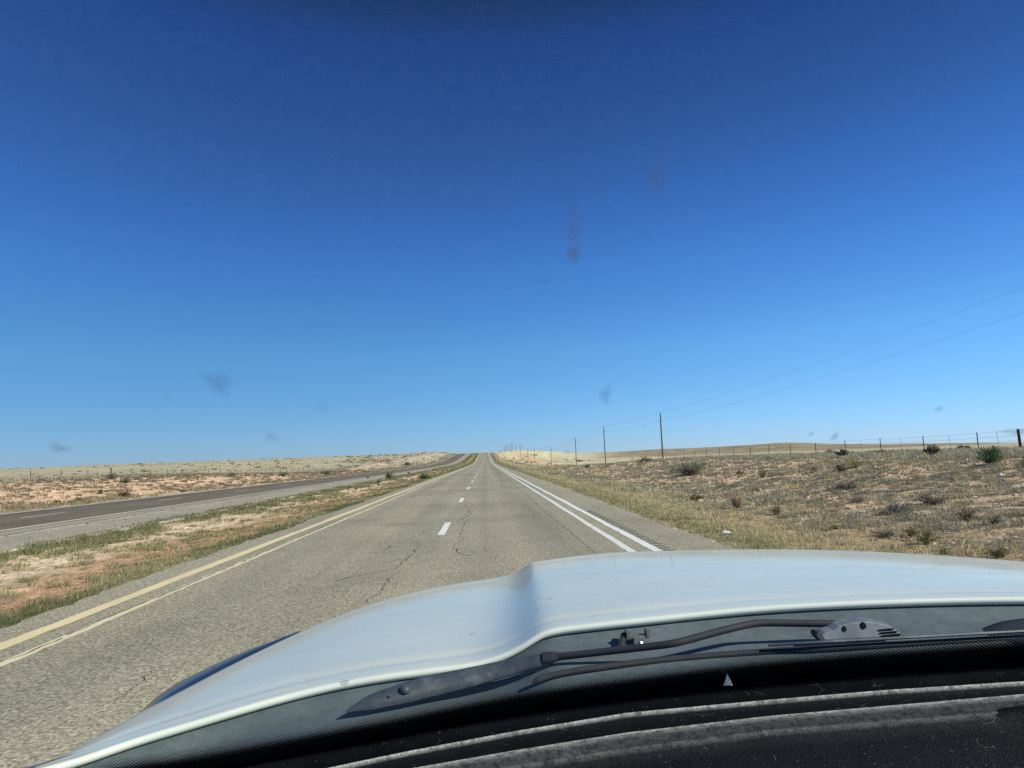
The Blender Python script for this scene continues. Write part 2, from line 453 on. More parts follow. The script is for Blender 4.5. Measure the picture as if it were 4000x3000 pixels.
def ribbon(name, x0, x1, y0, y1, mat, dz, jit=0.0, kind='structure', skirt=0.0, xs=None):
    ys = y_stations(y0, y1); ys = ys[(ys >= y0) & (ys <= y1)]
    if jit:
        ys = np.array(sorted(set(np.concatenate([ys, np.arange(y0, min(y1, 70), .22)]).round(3))))
    z = zroad(ys) + dz
    xs = [x0, x1] if xs is None else xs
    P = np.stack([np.stack([np.full_like(ys, x), ys, z], -1) for x in xs], 1)
    if jit:
        P[:, 0, 0] += RNG.normal(0, jit, len(ys)) + jit * 2 * np.sin(ys * .9) * np.sin(ys * .23)
        P[:, -1, 0] += RNG.normal(0, jit, len(ys)) + jit * 2 * np.sin(ys * .7 + 2) * np.sin(ys * .31)
    if skirt:
        a = P[:, :1].copy(); a[..., 0] -= .06; a[..., 2] -= skirt
        b = P[:, -1:].copy(); b[..., 0] += .06; b[..., 2] -= skirt
        P = np.concatenate([a, P, b], 1)
    me = grid_mesh(name, P, False)
    return tag(link(name, me, mat), kind=kind)

def build_roads():
    main = road_material('road_chipseal', (.348, .322, .246), (.402, .368, .266), .40,
                         [(-3.6, .55, .45), (-1.9, .6, .35), (-.1, .5, .35), (1.35, .75, .75), (2.1, .5, .3)], cracks=False)
    dark = road_material('opposite_asphalt', (.176, .155, .116), (.212, .184, .138), .22,
                         [(-21.6, .9, .9), (-20.2, .8, .4), (-17.9, .7, .25)], cracks=False)
    shoulder = road_material('shoulder_chipseal', (.33, .305, .245), (.36, .335, .262), .35, None, False)
    gravel = road_material('gravel_chipping', (.38, .35, .275), (.42, .385, .29), .6, None, False)
    ribbon('road', -5.5, 4.1, -40, 1000, main, 0, .035, skirt=.10, xs=[-5.5, -4.9, -2.7, -.9, 1, 2.9, 4.1])
    ribbon('opposite_road', -23.0, -15.1, -40, 1000, dark, 0, .02, skirt=.10, xs=[-23.0, -19.3, -15.1])
    ribbon('opposite_shoulder', -15.1, -13.9, -40, 1000, shoulder, -.003, .02, skirt=.08)
    ribbon('gravel_shoulder', -13.9, -11.15, -40, 1000, gravel, -.025, .08, skirt=.05)
    ribbon('opposite_far_shoulder', -24.3, -22.95, 150, 1000, shoulder, -.006, .03, skirt=.08)
    # ---- paint
    R = (.28, .265, .23)
    white = paint_material('white_paint', (.84, .85, .80), R, .40)
    worn = paint_material('worn_white_paint', (.80, .81, .77), R, .49)
    yel = paint_material('yellow_paint', (.84, .71, .42), (.55, .48, .33), .46)
    yel2 = paint_material('worn_yellow_paint', (.80, .72, .47), (.42, .38, .29), .50)
    ypale = paint_material('pale_yellow_paint', (.78, .72, .50), (.3, .28, .22), .42)
    Z = .004
    ribbon('yellow_edge_line', -4.94, -4.74, -40, 1000, yel, Z, .006)
    ribbon('worn_yellow_line', -4.44, -4.32, -40, 1000, yel2, Z, .008)
    ribbon('white_edge_line', 2.79, 2.95, -40, 1000, white, Z, .007)
    ribbon('worn_white_line', 2.37, 2.51, -40, 1000, worn, Z, .006)
    ribbon('opposite_yellow_line', -15.52, -15.30, -40, 1000, ypale, Z, .004)
    ribbon('opposite_white_line', -22.58, -22.33, -40, 1000, white, Z, .004)
    dashw = paint_material('rumble_white_paint', (.90, .90, .84), R, .34)
    # lane dashes
    def dashes(name, xc, w, starts, ln, mat):
        V = []; F = []
        for s in starts:
            ys = np.linspace(s, s + ln, 8); z = zroad(ys) + Z; o = len(V)
            for a, b in zip(ys, z):
                V += [(xc - w / 2 + RNG.normal(0, .004), a, b), (xc + w / 2 + RNG.normal(0, .004), a, b)]
            for k in range(7): F += [o + 2 * k, o + 2 * k + 1, o + 2 * k + 3, o + 2 * k + 2]
        me = mesh_arrays(name, np.array(V), F, np.full(len(F) // 4, 4))
        tag(link(name, me, mat), kind='structure')
    dashes('lane_dash_marking', -1.06, .16, [15.7 + 12.05 * k for k in range(-4, 78)], 3.1, white)
    dashes('opposite_lane_marking', -19.3, .13, [29.4 + 12.1 * k for k in range(-5, 72)], 3.05, worn)
    st = [s for s in np.arange(14, 130, .305) if not (24.7 < s < 29.5)]
    dashes('opposite_rumble_marking', -14.5, .055, st, .18, dashw)
    ribbon('opposite_rumble_line', -14.55, -14.46, 24.7, 29.5, ypale, Z, .004)
    ribbon('opposite_worn_line', -14.56, -14.44, 130, 700, ypale, Z)
    # milled rumble grooves beside the right edge line: flat patches, recess shade in the colour
    groove = plain('groove_shade', (.18, .168, .145), .95, .1, .3, 30)
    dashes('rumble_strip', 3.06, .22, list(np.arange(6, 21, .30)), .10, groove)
    # ---- cracks and joints
    tar = plain('open_crack', (.085, .08, .07), 1.0, .05, .3, 20)
    def crack(pts, w, wig, seed, step=.16, gaps=0.0):
        r = np.random.default_rng(seed); pts = np.array(pts, float)
        d = np.r_[0, np.cumsum(np.hypot(*np.diff(pts, axis=0).T))]
        n = max(3, int(d[-1] / step)); q = np.linspace(0, d[-1], n)
        x = np.interp(q, d, pts[:, 0]); y = np.interp(q, d, pts[:, 1])
        o = np.cumsum(r.normal(0, wig, n)); o -= np.linspace(o[0], o[-1], n); o += r.normal(0, wig, n)
        tx = np.gradient(x); ty = np.gradient(y); ln = np.hypot(tx, ty); nx, ny = -ty / ln, tx / ln
        x = x + nx * o; y = y + ny * o
        ww = w * r.uniform(.3, 1.3, n); z = zroad(y) + .0065
        V = np.stack([np.stack([x - nx * ww, y - ny * ww, z], -1), np.stack([x + nx * ww, y + ny * ww, z], -1)], 1).reshape(-1, 3)
        F = []
        for k in range(n - 1):
            if r.uniform() < gaps: continue
            F += [2 * k, 2 * k + 1, 2 * k + 3, 2 * k + 2]
        return V, F
    def cracks(name, items):
        VV = []; FF = []; o = 0
        for it in items:
            V, F = crack(*it); VV.append(V); FF += [i + o for i in F]; o += len(V)
        me = mesh_arrays(name, np.concatenate(VV), FF, np.full(len(FF) // 4, 4))
        tag(link(name, me, tar), kind='structure')
    cracks('road_joint', [([(-4.38, 3), (-4.38, 55)], .011, .010, 1, .15, .12), ([(1.82, 4), (1.80, 60)], .0042, .005, 2, .25, .12), ([(-4.38, 55), (-4.37, 110)], .011, .012, 3, .5, .3)])
    cracks('road_crack', [
        ([(-1.41, 14.45), (-1.39, 13.16), (-1.45, 12.08), (-1.48, 11.01)], .007, .022, 4, .12, .1),
        ([(-1.40, 10.27), (-1.45, 9.66), (-1.52, 9.04), (-1.57, 8.2), (-1.7, 7.2), (-1.66, 6.2)], .005, .018, 5, .09, .1),
        ([(-.55, 23), (-.6, 20.88), (-.65, 16.73), (-.62, 14.61), (-.66, 12.99)], .006, .024, 6, .16, .2),
        ([(-1.33, 17.66), (-1.86, 14.61), (-2.0, 13.44)], .006, .025, 7, .16, .2), ([(-1.45, 12.08), (-1.75, 11.8)], .008, .02, 8, .1),
        ([(-2.84, 6.06), (-2.78, 5.6), (-2.77, 5.26)], .003, .012, 9, .08), ([(-.59, 13.15), (-.49, 12.42), (-.3, 12.1)], .008, .015, 10, .1),
        ([(-1.48, 11.01), (-1.9, 10.7), (-2.2, 10.1)], .006, .02, 12, .1), ([(-.9, 30), (-.7, 24), (-.75, 19)], .006, .03, 13, .25, .3)])
    cracks('shoulder_crack', [([(-14.05, 18), (-14.0, 60)], .02, .012, 14, .3, .25)] +
           [([(-13.9, y), (-13.35 + .1 * (k % 3), y + 1.1)], .03, .02, 20 + k, .2) for k, y in enumerate([20.5, 24.5, 27.6, 31.0, 34.8, 39.5, 45, 51])])
# ---------------------------------------------------------------- vegetation and stones
def blade_arrays(P, nb, H, S, col, cvar=.16, lean=(0, 0), tilt=.45, wmin=.0028, wk=.00032, cv2=None, cmix=None, curl=.35):
    """tufts at P (n,3), nb blades each, height H (n), base radius S (n)"""
    n = len(P); T = np.repeat(np.arange(n), nb); k = len(T)
    az = RNG.uniform(0, 2 * np.pi, k); r = np.sqrt(RNG.uniform(0, 1, k)) * S[T]
    base = P[T] + np.stack([np.cos(az) * r, np.sin(az) * r, np.full(k, -.01)], -1)
    h = H[T] * RNG.uniform(.55, 1.15, k)
    ti = tilt * RNG.uniform(.1, 1.2, k)
    a2 = az + RNG.normal(0, .7, k)
    dx = np.cos(a2) * np.sin(ti) + lean[0] * RNG.uniform(.2, 1.3, k); dy = np.sin(a2) * np.sin(ti) + lean[1] * RNG.uniform(.2, 1.3, k); dz = np.cos(ti)
    D = np.stack([dx, dy, dz], -1); D /= np.linalg.norm(D, axis=1)[:, None]
    dist = np.hypot(P[T, 0], P[T, 1])
    w = np.maximum(wmin, wk * dist) * RNG.uniform(.6, 1.3, k)
    pa = RNG.uniform(0, np.pi, k); W = np.stack([np.cos(pa), np.sin(pa), np.zeros(k)], -1) * w[:, None]
    mid = base + D * (h * .55)[:, None]
    out = np.stack([dx, dy, np.zeros(k)], -1)
    tip = base + D * h[:, None] + out * (h * curl)[:, None]; tip[:, 2] -= h * curl * .25 * RNG.uniform(0, 1.6, k)
    V = np.stack([base - W, base + W, mid + W * .75, mid - W * .75, tip], 1).reshape(-1, 3)
    o = np.arange(k)[:, None] * 5
    F = np.concatenate([o + 0, o + 1, o + 2, o + 3, o + 3, o + 2, o + 4], 1).ravel()
    Sz = np.tile([4, 3], k)
    c = np.asarray(col, float)
    c = c[T] if c.ndim == 2 else np.tile(c, (k, 1))
    if cv2 is not None:
        m = np.clip(RNG.normal(cmix if np.ndim(cmix) == 0 else np.asarray(cmix)[T], .28, k), 0, 1)[:, None]
        c = c * (1 - m) + np.asarray(cv2) * m
    c = c * (1 + RNG.normal(0, cvar, (k, 1))) * (1 + RNG.normal(0, .05, (k, 3)))
    return V, F, Sz, np.repeat(np.clip(c, .01, .9), 5, 0)

def join(parts):
    V = []; F = []; S = []; C = []; o = 0
    for v, f, s, c in parts:
        V.append(v); F.append(f + o); S.append(s); C.append(c); o += len(v)
    return np.concatenate(V), np.concatenate(F), np.concatenate(S), np.concatenate(C)

def stuff(name, parts, mat, label, cat='grass'):
    V, F, S, C = join(parts)
    o = link(name, mesh_arrays(name, V, F, S, False, C), mat)
    return tag(o, label, cat, kind='stuff')

GREEN, STRAW, GREY, OLIVE, TAN = (.125, .152, .064), (.60, .525, .31), (.27, .26, .20), (.175, .19, .085), (.42, .35, .23)

def scatter(n, xr, yr, power=1.0, dens=None):
    """n points; y spread so that the near end is denser (power > 1)"""
    u = RNG.uniform(0, 1, n)
    y = yr[0] * (yr[1] / yr[0]) ** (u ** power)
    x = RNG.uniform(xr[0], xr[1], n)
    if dens is not None:
        k = RNG.uniform(0, 1, n) < dens(x, y); x, y = x[k], y[k]
    return np.stack([x, y, ground(x, y)], -1)

def rr(n, a, b): return RNG.uniform(a, b, n)

def build_grass(mat):
    # ---- median
    def edge_near(x, y): return np.clip((x + 6.75 + .45 * np.sin(y * .8) * np.sin(y * .27 + 1)) / .9, 0, 1)
    def edge_far(x, y): return np.clip((-10.0 - x + .6 * np.sin(y * .5 + 2) * np.sin(y * .19) + 1.1 * fbm(x, y, .8, 31)) / .7, .0, 1)
    p = []
    q = scatter(3600, (-6.9, -5.42), (4.5, 150), 1.0, edge_near); n = len(q)
    p.append(blade_arrays(q, 38, rr(n, .05, .14), rr(n, .08, .22), GREEN, lean=(.25, .1), cv2=STRAW, cmix=np.clip(.20 + .3 * np.sin(q[:, 1] * .6), .05, .7)))
    q = scatter(700, (-6.9, -5.42), (140, 620)); n = len(q)
    p.append(blade_arrays(q, 18, rr(n, .2, .4), rr(n, .25, .6), GREEN, cv2=STRAW, cmix=.3))
    q = scatter(2900, (-11.5, -9.2), (11, 160), 1.0, edge_far); n = len(q)
    p.append(blade_arrays(q, 40, rr(n, .07, .20), rr(n, .12, .3), GREEN, lean=(.2, .1), cv2=STRAW, cmix=.2))
    q = scatter(900, (-11.5, -9.2), (150, 620)); n = len(q)
    p.append(blade_arrays(q, 18, rr(n, .2, .42), rr(n, .3, .7), GREEN, cv2=STRAW, cmix=.35))
    def clumps(x, y): return np.clip(.16 + .8 * (fbm(x, y * .6, .8, 7) > .2) + .35 * (fbm(x, y, 2.2, 8) > .3), 0, 1)
    q = scatter(4600, (-10.4, -6.3), (6, 150), 1.0, clumps); n = len(q)
    p.append(blade_arrays(q, 46, rr(n, .06, .15), rr(n, .07, .22), OLIVE, tilt=.7, cv2=STRAW, cmix=.33))
    q = scatter(420, (-10.4, -6.3), (110, 620)); n = len(q)
    p.append(blade_arrays(q, 16, rr(n, .12, .3), rr(n, .2, .6), OLIVE, tilt=.7, cv2=STRAW, cmix=.4))
    stuff('median_grass', p, mat, 'green and straw grass tufts growing in the sandy median between the two roads')
    # ---- right verge
    p = []
    def verge(x, y):
        e = 4.15 + .22 * np.sin(y * .9) * np.sin(y * .37 + 1)
        bare = (fbm(x, y * .6, .55, 9) > .55) & (x > 5.6)
        return np.where(bare, .12, 1.0) * np.clip((x - e) / .35, 0, 1) * np.clip((np.interp(y, [10, 18, 30, 60], [7.2, 7.8, 8.4, 9.0]) + .8 * fbm(x, y, .4, 10) - x) / 1.3, .03, 1)
    q = scatter(9500, (4.05, 9.8), (8, 120), .95, verge); n = len(q)
    g = np.clip(1.0 - (q[:, 0] - 4.2) / 2.2, .12, .85)
    col = mixc(STRAW, GREEN, g)
    col = mixc(col, GREY, np.clip(.45 * sstep(q[:, 0], 6.2, 9.0) + RNG.normal(0, .22, n), 0, .9))
    p.append(blade_arrays(q, 24, rr(n, .04, .17) * np.interp(q[:, 0], [4.1, 5, 8], [.6, .9, 1.1]), rr(n, .08, .22), col, lean=(.2, .35), tilt=.75, cv2=(.62, .54, .31), cmix=np.clip(RNG.normal(.3, .25, n), 0, 1)))
    q = scatter(1900, (4.4, 11), (110, 600), 1.0, lambda x, y: np.clip(1.25 - (x - 4.4) / 4.5, .1, 1)); n = len(q)
    g = np.clip(1.0 - (q[:, 0] - 4.4) / 2.2, 0, .9)
    p.append(blade_arrays(q, 16, rr(n, .15, .4), rr(n, .3, .8), mixc((.60, .52, .32), GREEN, g), cv2=(.52, .45, .29), cmix=.3))
    stuff('verge_grass', p, mat, 'straw coloured and green grass growing thick along the right road edge')
    # ---- right bank: low grey and tan tussocks among the stones
    p = []
    def bank(x, y): return np.clip(.45 + .75 * fbm(x, y, .9, 11) + .3 * (x > 8) * (y < 34) - .2 * (y > 60), .06, 1)
    q = scatter(14000, (6.4, 22), (9, 115), .95, bank); n = len(q)
    t = RNG.uniform(0, 1, n)[:, None]
    col = np.where(t < .6, (.325, .315, .235), np.where(t < .80, (.47, .40, .26), np.where(t < .90, (.24, .245, .12), (.58, .49, .28))))
    sz = RNG.lognormal(0, .4, n) * np.interp(q[:, 1], [10, 60, 110], [.8, 1.1, 1.5])
    p.append(blade_arrays(q, 54, .11 * sz, .125 * sz, col, tilt=1.0, cvar=.2, wk=.00036))
    q = scatter(12000, (6.4, 22), (9, 115), .95, bank); n = len(q)
    t = RNG.uniform(0, 1, n)[:, None]
    col = np.where(t < .45, (.37, .35, .26), np.where(t < .8, (.50, .42, .27), STRAW))
    p.append(blade_arrays(q, 16, rr(n, .03, .09), rr(n, .04, .1), col, tilt=.9, wk=.0004))
    q = scatter(1500, (20, 34), (24, 120)); n = len(q)
    p.append(blade_arrays(q, 46, rr(n, .15, .36), rr(n, .2, .45), (.37, .345, .265), tilt=.6, cv2=STRAW, cmix=.35, wk=.0004))
    q = scatter(620, (9, 30), (105, 420)); n = len(q)
    p.append(blade_arrays(q, 18, rr(n, .2, .5), rr(n, .3, .8), (.55, .47, .30), cv2=(.42, .34, .2), cmix=.4))
    stuff('bank_scrub', p, mat, 'low grey and tan tussocks covering the stony bank on the right')
    # ---- left bank
    p = []
    q = scatter(1500, (-26.2, -24.0), (30, 200), 1.0, lambda x, y: np.clip(.4 + fbm(x, y * .5, .5, 12), .05, 1)); n = len(q)
    p.append(blade_arrays(q, 22, rr(n, .12, .34), rr(n, .2, .45), TAN, cv2=OLIVE, cmix=.4, wk=.0004))
    q = scatter(5200, (-37, -25), (34, 170), 1.0, lambda x, y: np.clip(.30 + .5 * sstep(-x, 30, 35) + .7 * fbm(x, y, .7, 13), .04, 1)); n = len(q)
    p.append(blade_arrays(q, 34, rr(n, .09, .24), rr(n, .12, .4), (.20, .185, .14), tilt=.95, cv2=(.34, .28, .2), cmix=.4, wk=.0004))
    q = scatter(3000, (-46, -35), (45, 190)); n = len(q)
    p.append(blade_arrays(q, 18, rr(n, .14, .32), rr(n, .3, .6), (.37, .355, .29), cv2=STRAW, cmix=.25, wk=.0004))
    q = scatter(900, (-33, -24.2), (160, 600), 1.0, lambda x, y: np.clip(1.2 - (-24.2 - x) / 6, .15, 1)); n = len(q)
    p.append(blade_arrays(q, 16, rr(n, .2, .5), rr(n, .4, 1.0), TAN, cv2=OLIVE, cmix=.4))
    stuff('left_bank_grass', p, mat, 'tan and grey dry grass on the sandy bank left of the far road')
    # ---- far specks of scrub in the open fields
    p = []
    for (n0, t0, t1, y0, y1) in ((2400, -.85, -.09, 90, 620), (700, -.2, -.055, 230, 620), (360, .02, .075, 250, 760), (1100, .1, .8, 150, 1500), (260, .04, .16, 250, 700)):
        t = RNG.uniform(t0, t1, n0); y = y0 * (y1 / y0) ** RNG.uniform(0, 1, n0); x = t * y
        k = ~((x > -26) & (x < 12)) & (fbm(x, y, .02, 15) + .4 * fbm(x, y, .1, 16) > RNG.uniform(-.5, .5, n0)); x, y = x[k], y[k]
        q = np.stack([x, y, ground(x, y)], -1); n = len(q)
        s = RNG.lognormal(0, .6, n)
        col = np.where(RNG.uniform(0, 1, (n, 1)) < .6, (.14, .135, .085), (.24, .22, .14))
        p.append(blade_arrays(q, 20, .23 * s, .30 * s, col, tilt=1.0, wk=.0006))
    stuff('field_scrub', p, mat, 'scattered dark specks of scrub in the dry fields out to the ridges', 'scrub')

ICO_V = None
def rocks(P, size, flat, col, cvar=.14):
    global ICO_V
    bm = bmesh.new(); bmesh.ops.create_icosphere(bm, subdivisions=1, radius=1)
    iv = np.array([v.co[:] for v in bm.verts]); bm.verts.index_update(); fi = np.array([[v.index for v in f.verts] for f in bm.faces]); bm.free()
    n = len(P); k = len(iv)
    V = np.tile(iv, (n, 1, 1)) * (1 + RNG.uniform(-.35, .35, (n, k, 1)))
    sc = np.stack([RNG.uniform(.6, 1.4, n), RNG.uniform(.6, 1.4, n), flat * RNG.uniform(.6, 1.3, n)], -1) * size[:, None]
    V = V * sc[:, None, :]
    a = RNG.uniform(0, 6.28, n); ca, sa = np.cos(a)[:, None], np.sin(a)[:, None]
    V = np.stack([V[..., 0] * ca - V[..., 1] * sa, V[..., 0] * sa + V[..., 1] * ca, V[..., 2]], -1) + P[:, None, :]
    F = (fi[None] + (np.arange(n) * k)[:, None, None]).reshape(-1)
    c = np.asarray(col, float); c = np.tile(c, (n, 1)) if c.ndim == 1 else c
    c = c * (1 + RNG.normal(0, cvar, (n, 1)))
    return V.reshape(-1, 3), F, np.full(n * len(fi), 3), np.repeat(np.clip(c, .02, .9), k, 0)

def build_stones(mat):
    p = []
    q = scatter(26000, (7.6, 21), (10, 105), .95, lambda x, y: np.clip(.55 - .6 * fbm(x, y, .9, 11) + .25 * (y > 30), .05, 1)); n = len(q)
    s = RNG.lognormal(-3.45, .45, n) * np.interp(q[:, 1], [10, 50, 100], [.85, 1.5, 2.4])
    t = RNG.uniform(0, 1, (n, 1)); col = np.where(t < .5, (.58, .43, .29), np.where(t < .85, (.68, .55, .40), (.42, .31, .22)))
    p.append(rocks(q, s, .55, col))
    q = scatter(520, (8.8, 21), (11, 100)); n = len(q)
    p.append(rocks(q, RNG.lognormal(-2.55, .35, n), .45, (.60, .49, .36)))
    q = scatter(2600, (-36, -25.5), (36, 140), 1.0, lambda x, y: np.clip(.5 + .6 * fbm(x, y, .6, 18), .1, 1)); n = len(q)
    p.append(rocks(q, RNG.lognormal(-2.7, .45, n), .5, (.60, .46, .34)))
    stuff('bank_stones', p, mat, 'small tan and pink stones strewn over the roadside banks', 'stones')
    p = []
    q = scatter(2600, (3.95, 4.75), (7, 60)); n = len(q); q[:, 2] += np.where(q[:, 0] < 4.15, .06, .0)
    p.append(rocks(q, RNG.lognormal(-4.15, .35, n), .6, (.37, .345, .30)))
    q = scatter(2200, (-10.6, -5.5), (6, 60)); n = len(q)
    p.append(rocks(q, RNG.lognormal(-4.5, .4, n), .5, (.58, .43, .30)))
    stuff('edge_gravel', p, mat, 'loose gravel along the ragged pavement edges and in the median', 'gravel')

# ---- single shrubs
def leaf_arrays(C, size, col, cvar=.18):
    n = len(C); a = RNG.normal(0, 1, (n, 3)); a /= np.linalg.norm(a, axis=1)[:, None]
    b = np.cross(a, RNG.normal(0, 1, (n, 3))); b /= np.linalg.norm(b, axis=1)[:, None]
    s = (size * RNG.uniform(.6, 1.4, n))[:, None]
    V = np.stack([C - a * s, C + b * s * .42, C + a * s, C - b * s * .42], 1).reshape(-1, 3)
    F = np.arange(4 * n); c = np.asarray(col, float); c = np.tile(c, (n, 1)) if c.ndim == 1 else c
    c = c * (1 + RNG.normal(0, cvar, (n, 1)))
    return V, F, np.full(n, 4), np.repeat(np.clip(c, .01, .9), 4, 0)

def strip_arrays(lines, w, col, cvar=.15):
    """lines: list of (k,3) polylines -> crossed thin ribbons"""
    V = []; F = []; C = []; o = 0
    for L in lines:
        L = np.asarray(L, float); k = len(L); c = np.asarray(col) * (1 + RNG.normal(0, cvar))
        tap = np.linspace(1, .35, k)[:, None] * w
        for W in (np.array([1, 0, 0]), np.array([0, 1, 0]), np.array([.5, .5, .7])):
            V.append(np.stack([L - W * tap, L + W * tap], 1).reshape(-1, 3))
            for j in range(k - 1): F.append([o + 2 * j, o + 2 * j + 1, o + 2 * j + 3, o + 2 * j + 2])
            C.append(np.tile(np.clip(c, .01, .9), (2 * k, 1))); o += 2 * k
    F = np.array(F); return np.concatenate(V), F.ravel(), np.full(len(F), 4), np.concatenate(C)

def stems_of(w, h, n, bend=.25, lo=.25, k=5):
    out = []
    for _ in range(n):
        a = RNG.uniform(0, 6.28); r = np.sqrt(RNG.uniform(0, 1)); el = RNG.uniform(.75, 1.05) * np.sqrt(max(0.05, 1 - (r * .92) ** 2))
        end = np.array([np.cos(a) * r * w / 2, np.sin(a) * r * w / 2, h * max(lo, el)])
        t = np.linspace(0, 1, k)[:, None]
        L = end * t * np.array([1, 1, 1.0]) + np.array([np.cos(a), np.sin(a), 0]) * .04 * w
        L[:, :2] *= (t ** 1.25)
        out.append(L + RNG.normal(0, bend * .06 * w, (k, 3)) * t * (1 - .3 * t))
    return out

def leafy_parts(w, h, nst, nleaf, lsize, wood, leaf, leaf2=None, m2=.3, tip=.35):
    L = stems_of(w, h, nst); 
    idx = RNG.integers(0, nst, nleaf); tt = RNG.uniform(tip, 1.05, nleaf)
    A = np.array(L); k = A.shape[1]
    f = np.clip(tt, 0, 1) * (k - 1); i0 = np.minimum(f.astype(int), k - 2); fr = (f - i0)[:, None]
    C = A[idx, i0] * (1 - fr) + A[idx, i0 + 1] * fr + RNG.normal(0, .05 * w, (nleaf, 3)) * np.array([1, 1, .7])
    C[:, 2] = np.maximum(C[:, 2], .01)
    cols = np.tile(np.asarray(leaf, float), (nleaf, 1))
    if leaf2 is not None:
        s = RNG.uniform(0, 1, nst) < m2; cols[s[idx]] = leaf2
    return strip_arrays(L, max(.006, .006 * w), wood), leaf_arrays(C, np.full(nleaf, lsize), cols)

def put(name, arrs, loc, mat, label=None, cat=None, group=None, parent=None):
    V, F, S, C = join(arrs) if isinstance(arrs, list) else arrs
    o = link(name, mesh_arrays(name, V, F, S, False, C), mat, parent)
    if parent is None: o.location = loc
    return tag(o, label, cat, group)

def leafy(name, loc, w, h, label, wood=(.2, .16, .11), leaf=(.2, .22, .12), leaf2=None, m2=.35, n=1.0, group=None, cat='shrub', flat=1.0):
    x, y = loc; z = float(ground(x, y)) - .03
    d = math.hypot(x, y); ls = max(.016, .0011 * d)
    nl = int(n * min(2600, 260 + 900 * w * h / max(.0004, ls * ls) * .0022)); ns = int(16 + 26 * min(w, 1.6))
    st, lf = leafy_parts(w, h, ns, nl, ls, wood, leaf, leaf2, m2)
    r = empty(name, (x, y, z)); tag(r, label, cat, group)
    put('branches', st, None, VEG, parent=r); put('foliage', lf, None, VEG, parent=r)
    r.scale = (1, flat, 1)
    return r

def clump(name, loc, w, h, label, col, col2=None, n=260, tilt=.9, curl=.4, lean=(0, 0), group=None, cat='grass clump', wmin=.005):
    x, y = loc; z = float(ground(x, y))
    a = blade_arrays(np.array([[0, 0, 0.0]]), n, np.array([h * 1.05]), np.array([w * .22]), col, tilt=tilt, curl=curl, lean=lean, cv2=col2, cmix=.3, wmin=max(wmin, .0005 * math.hypot(x, y)), wk=0)
    return put(name, a, (x, y, z), VEG, label, cat, group)

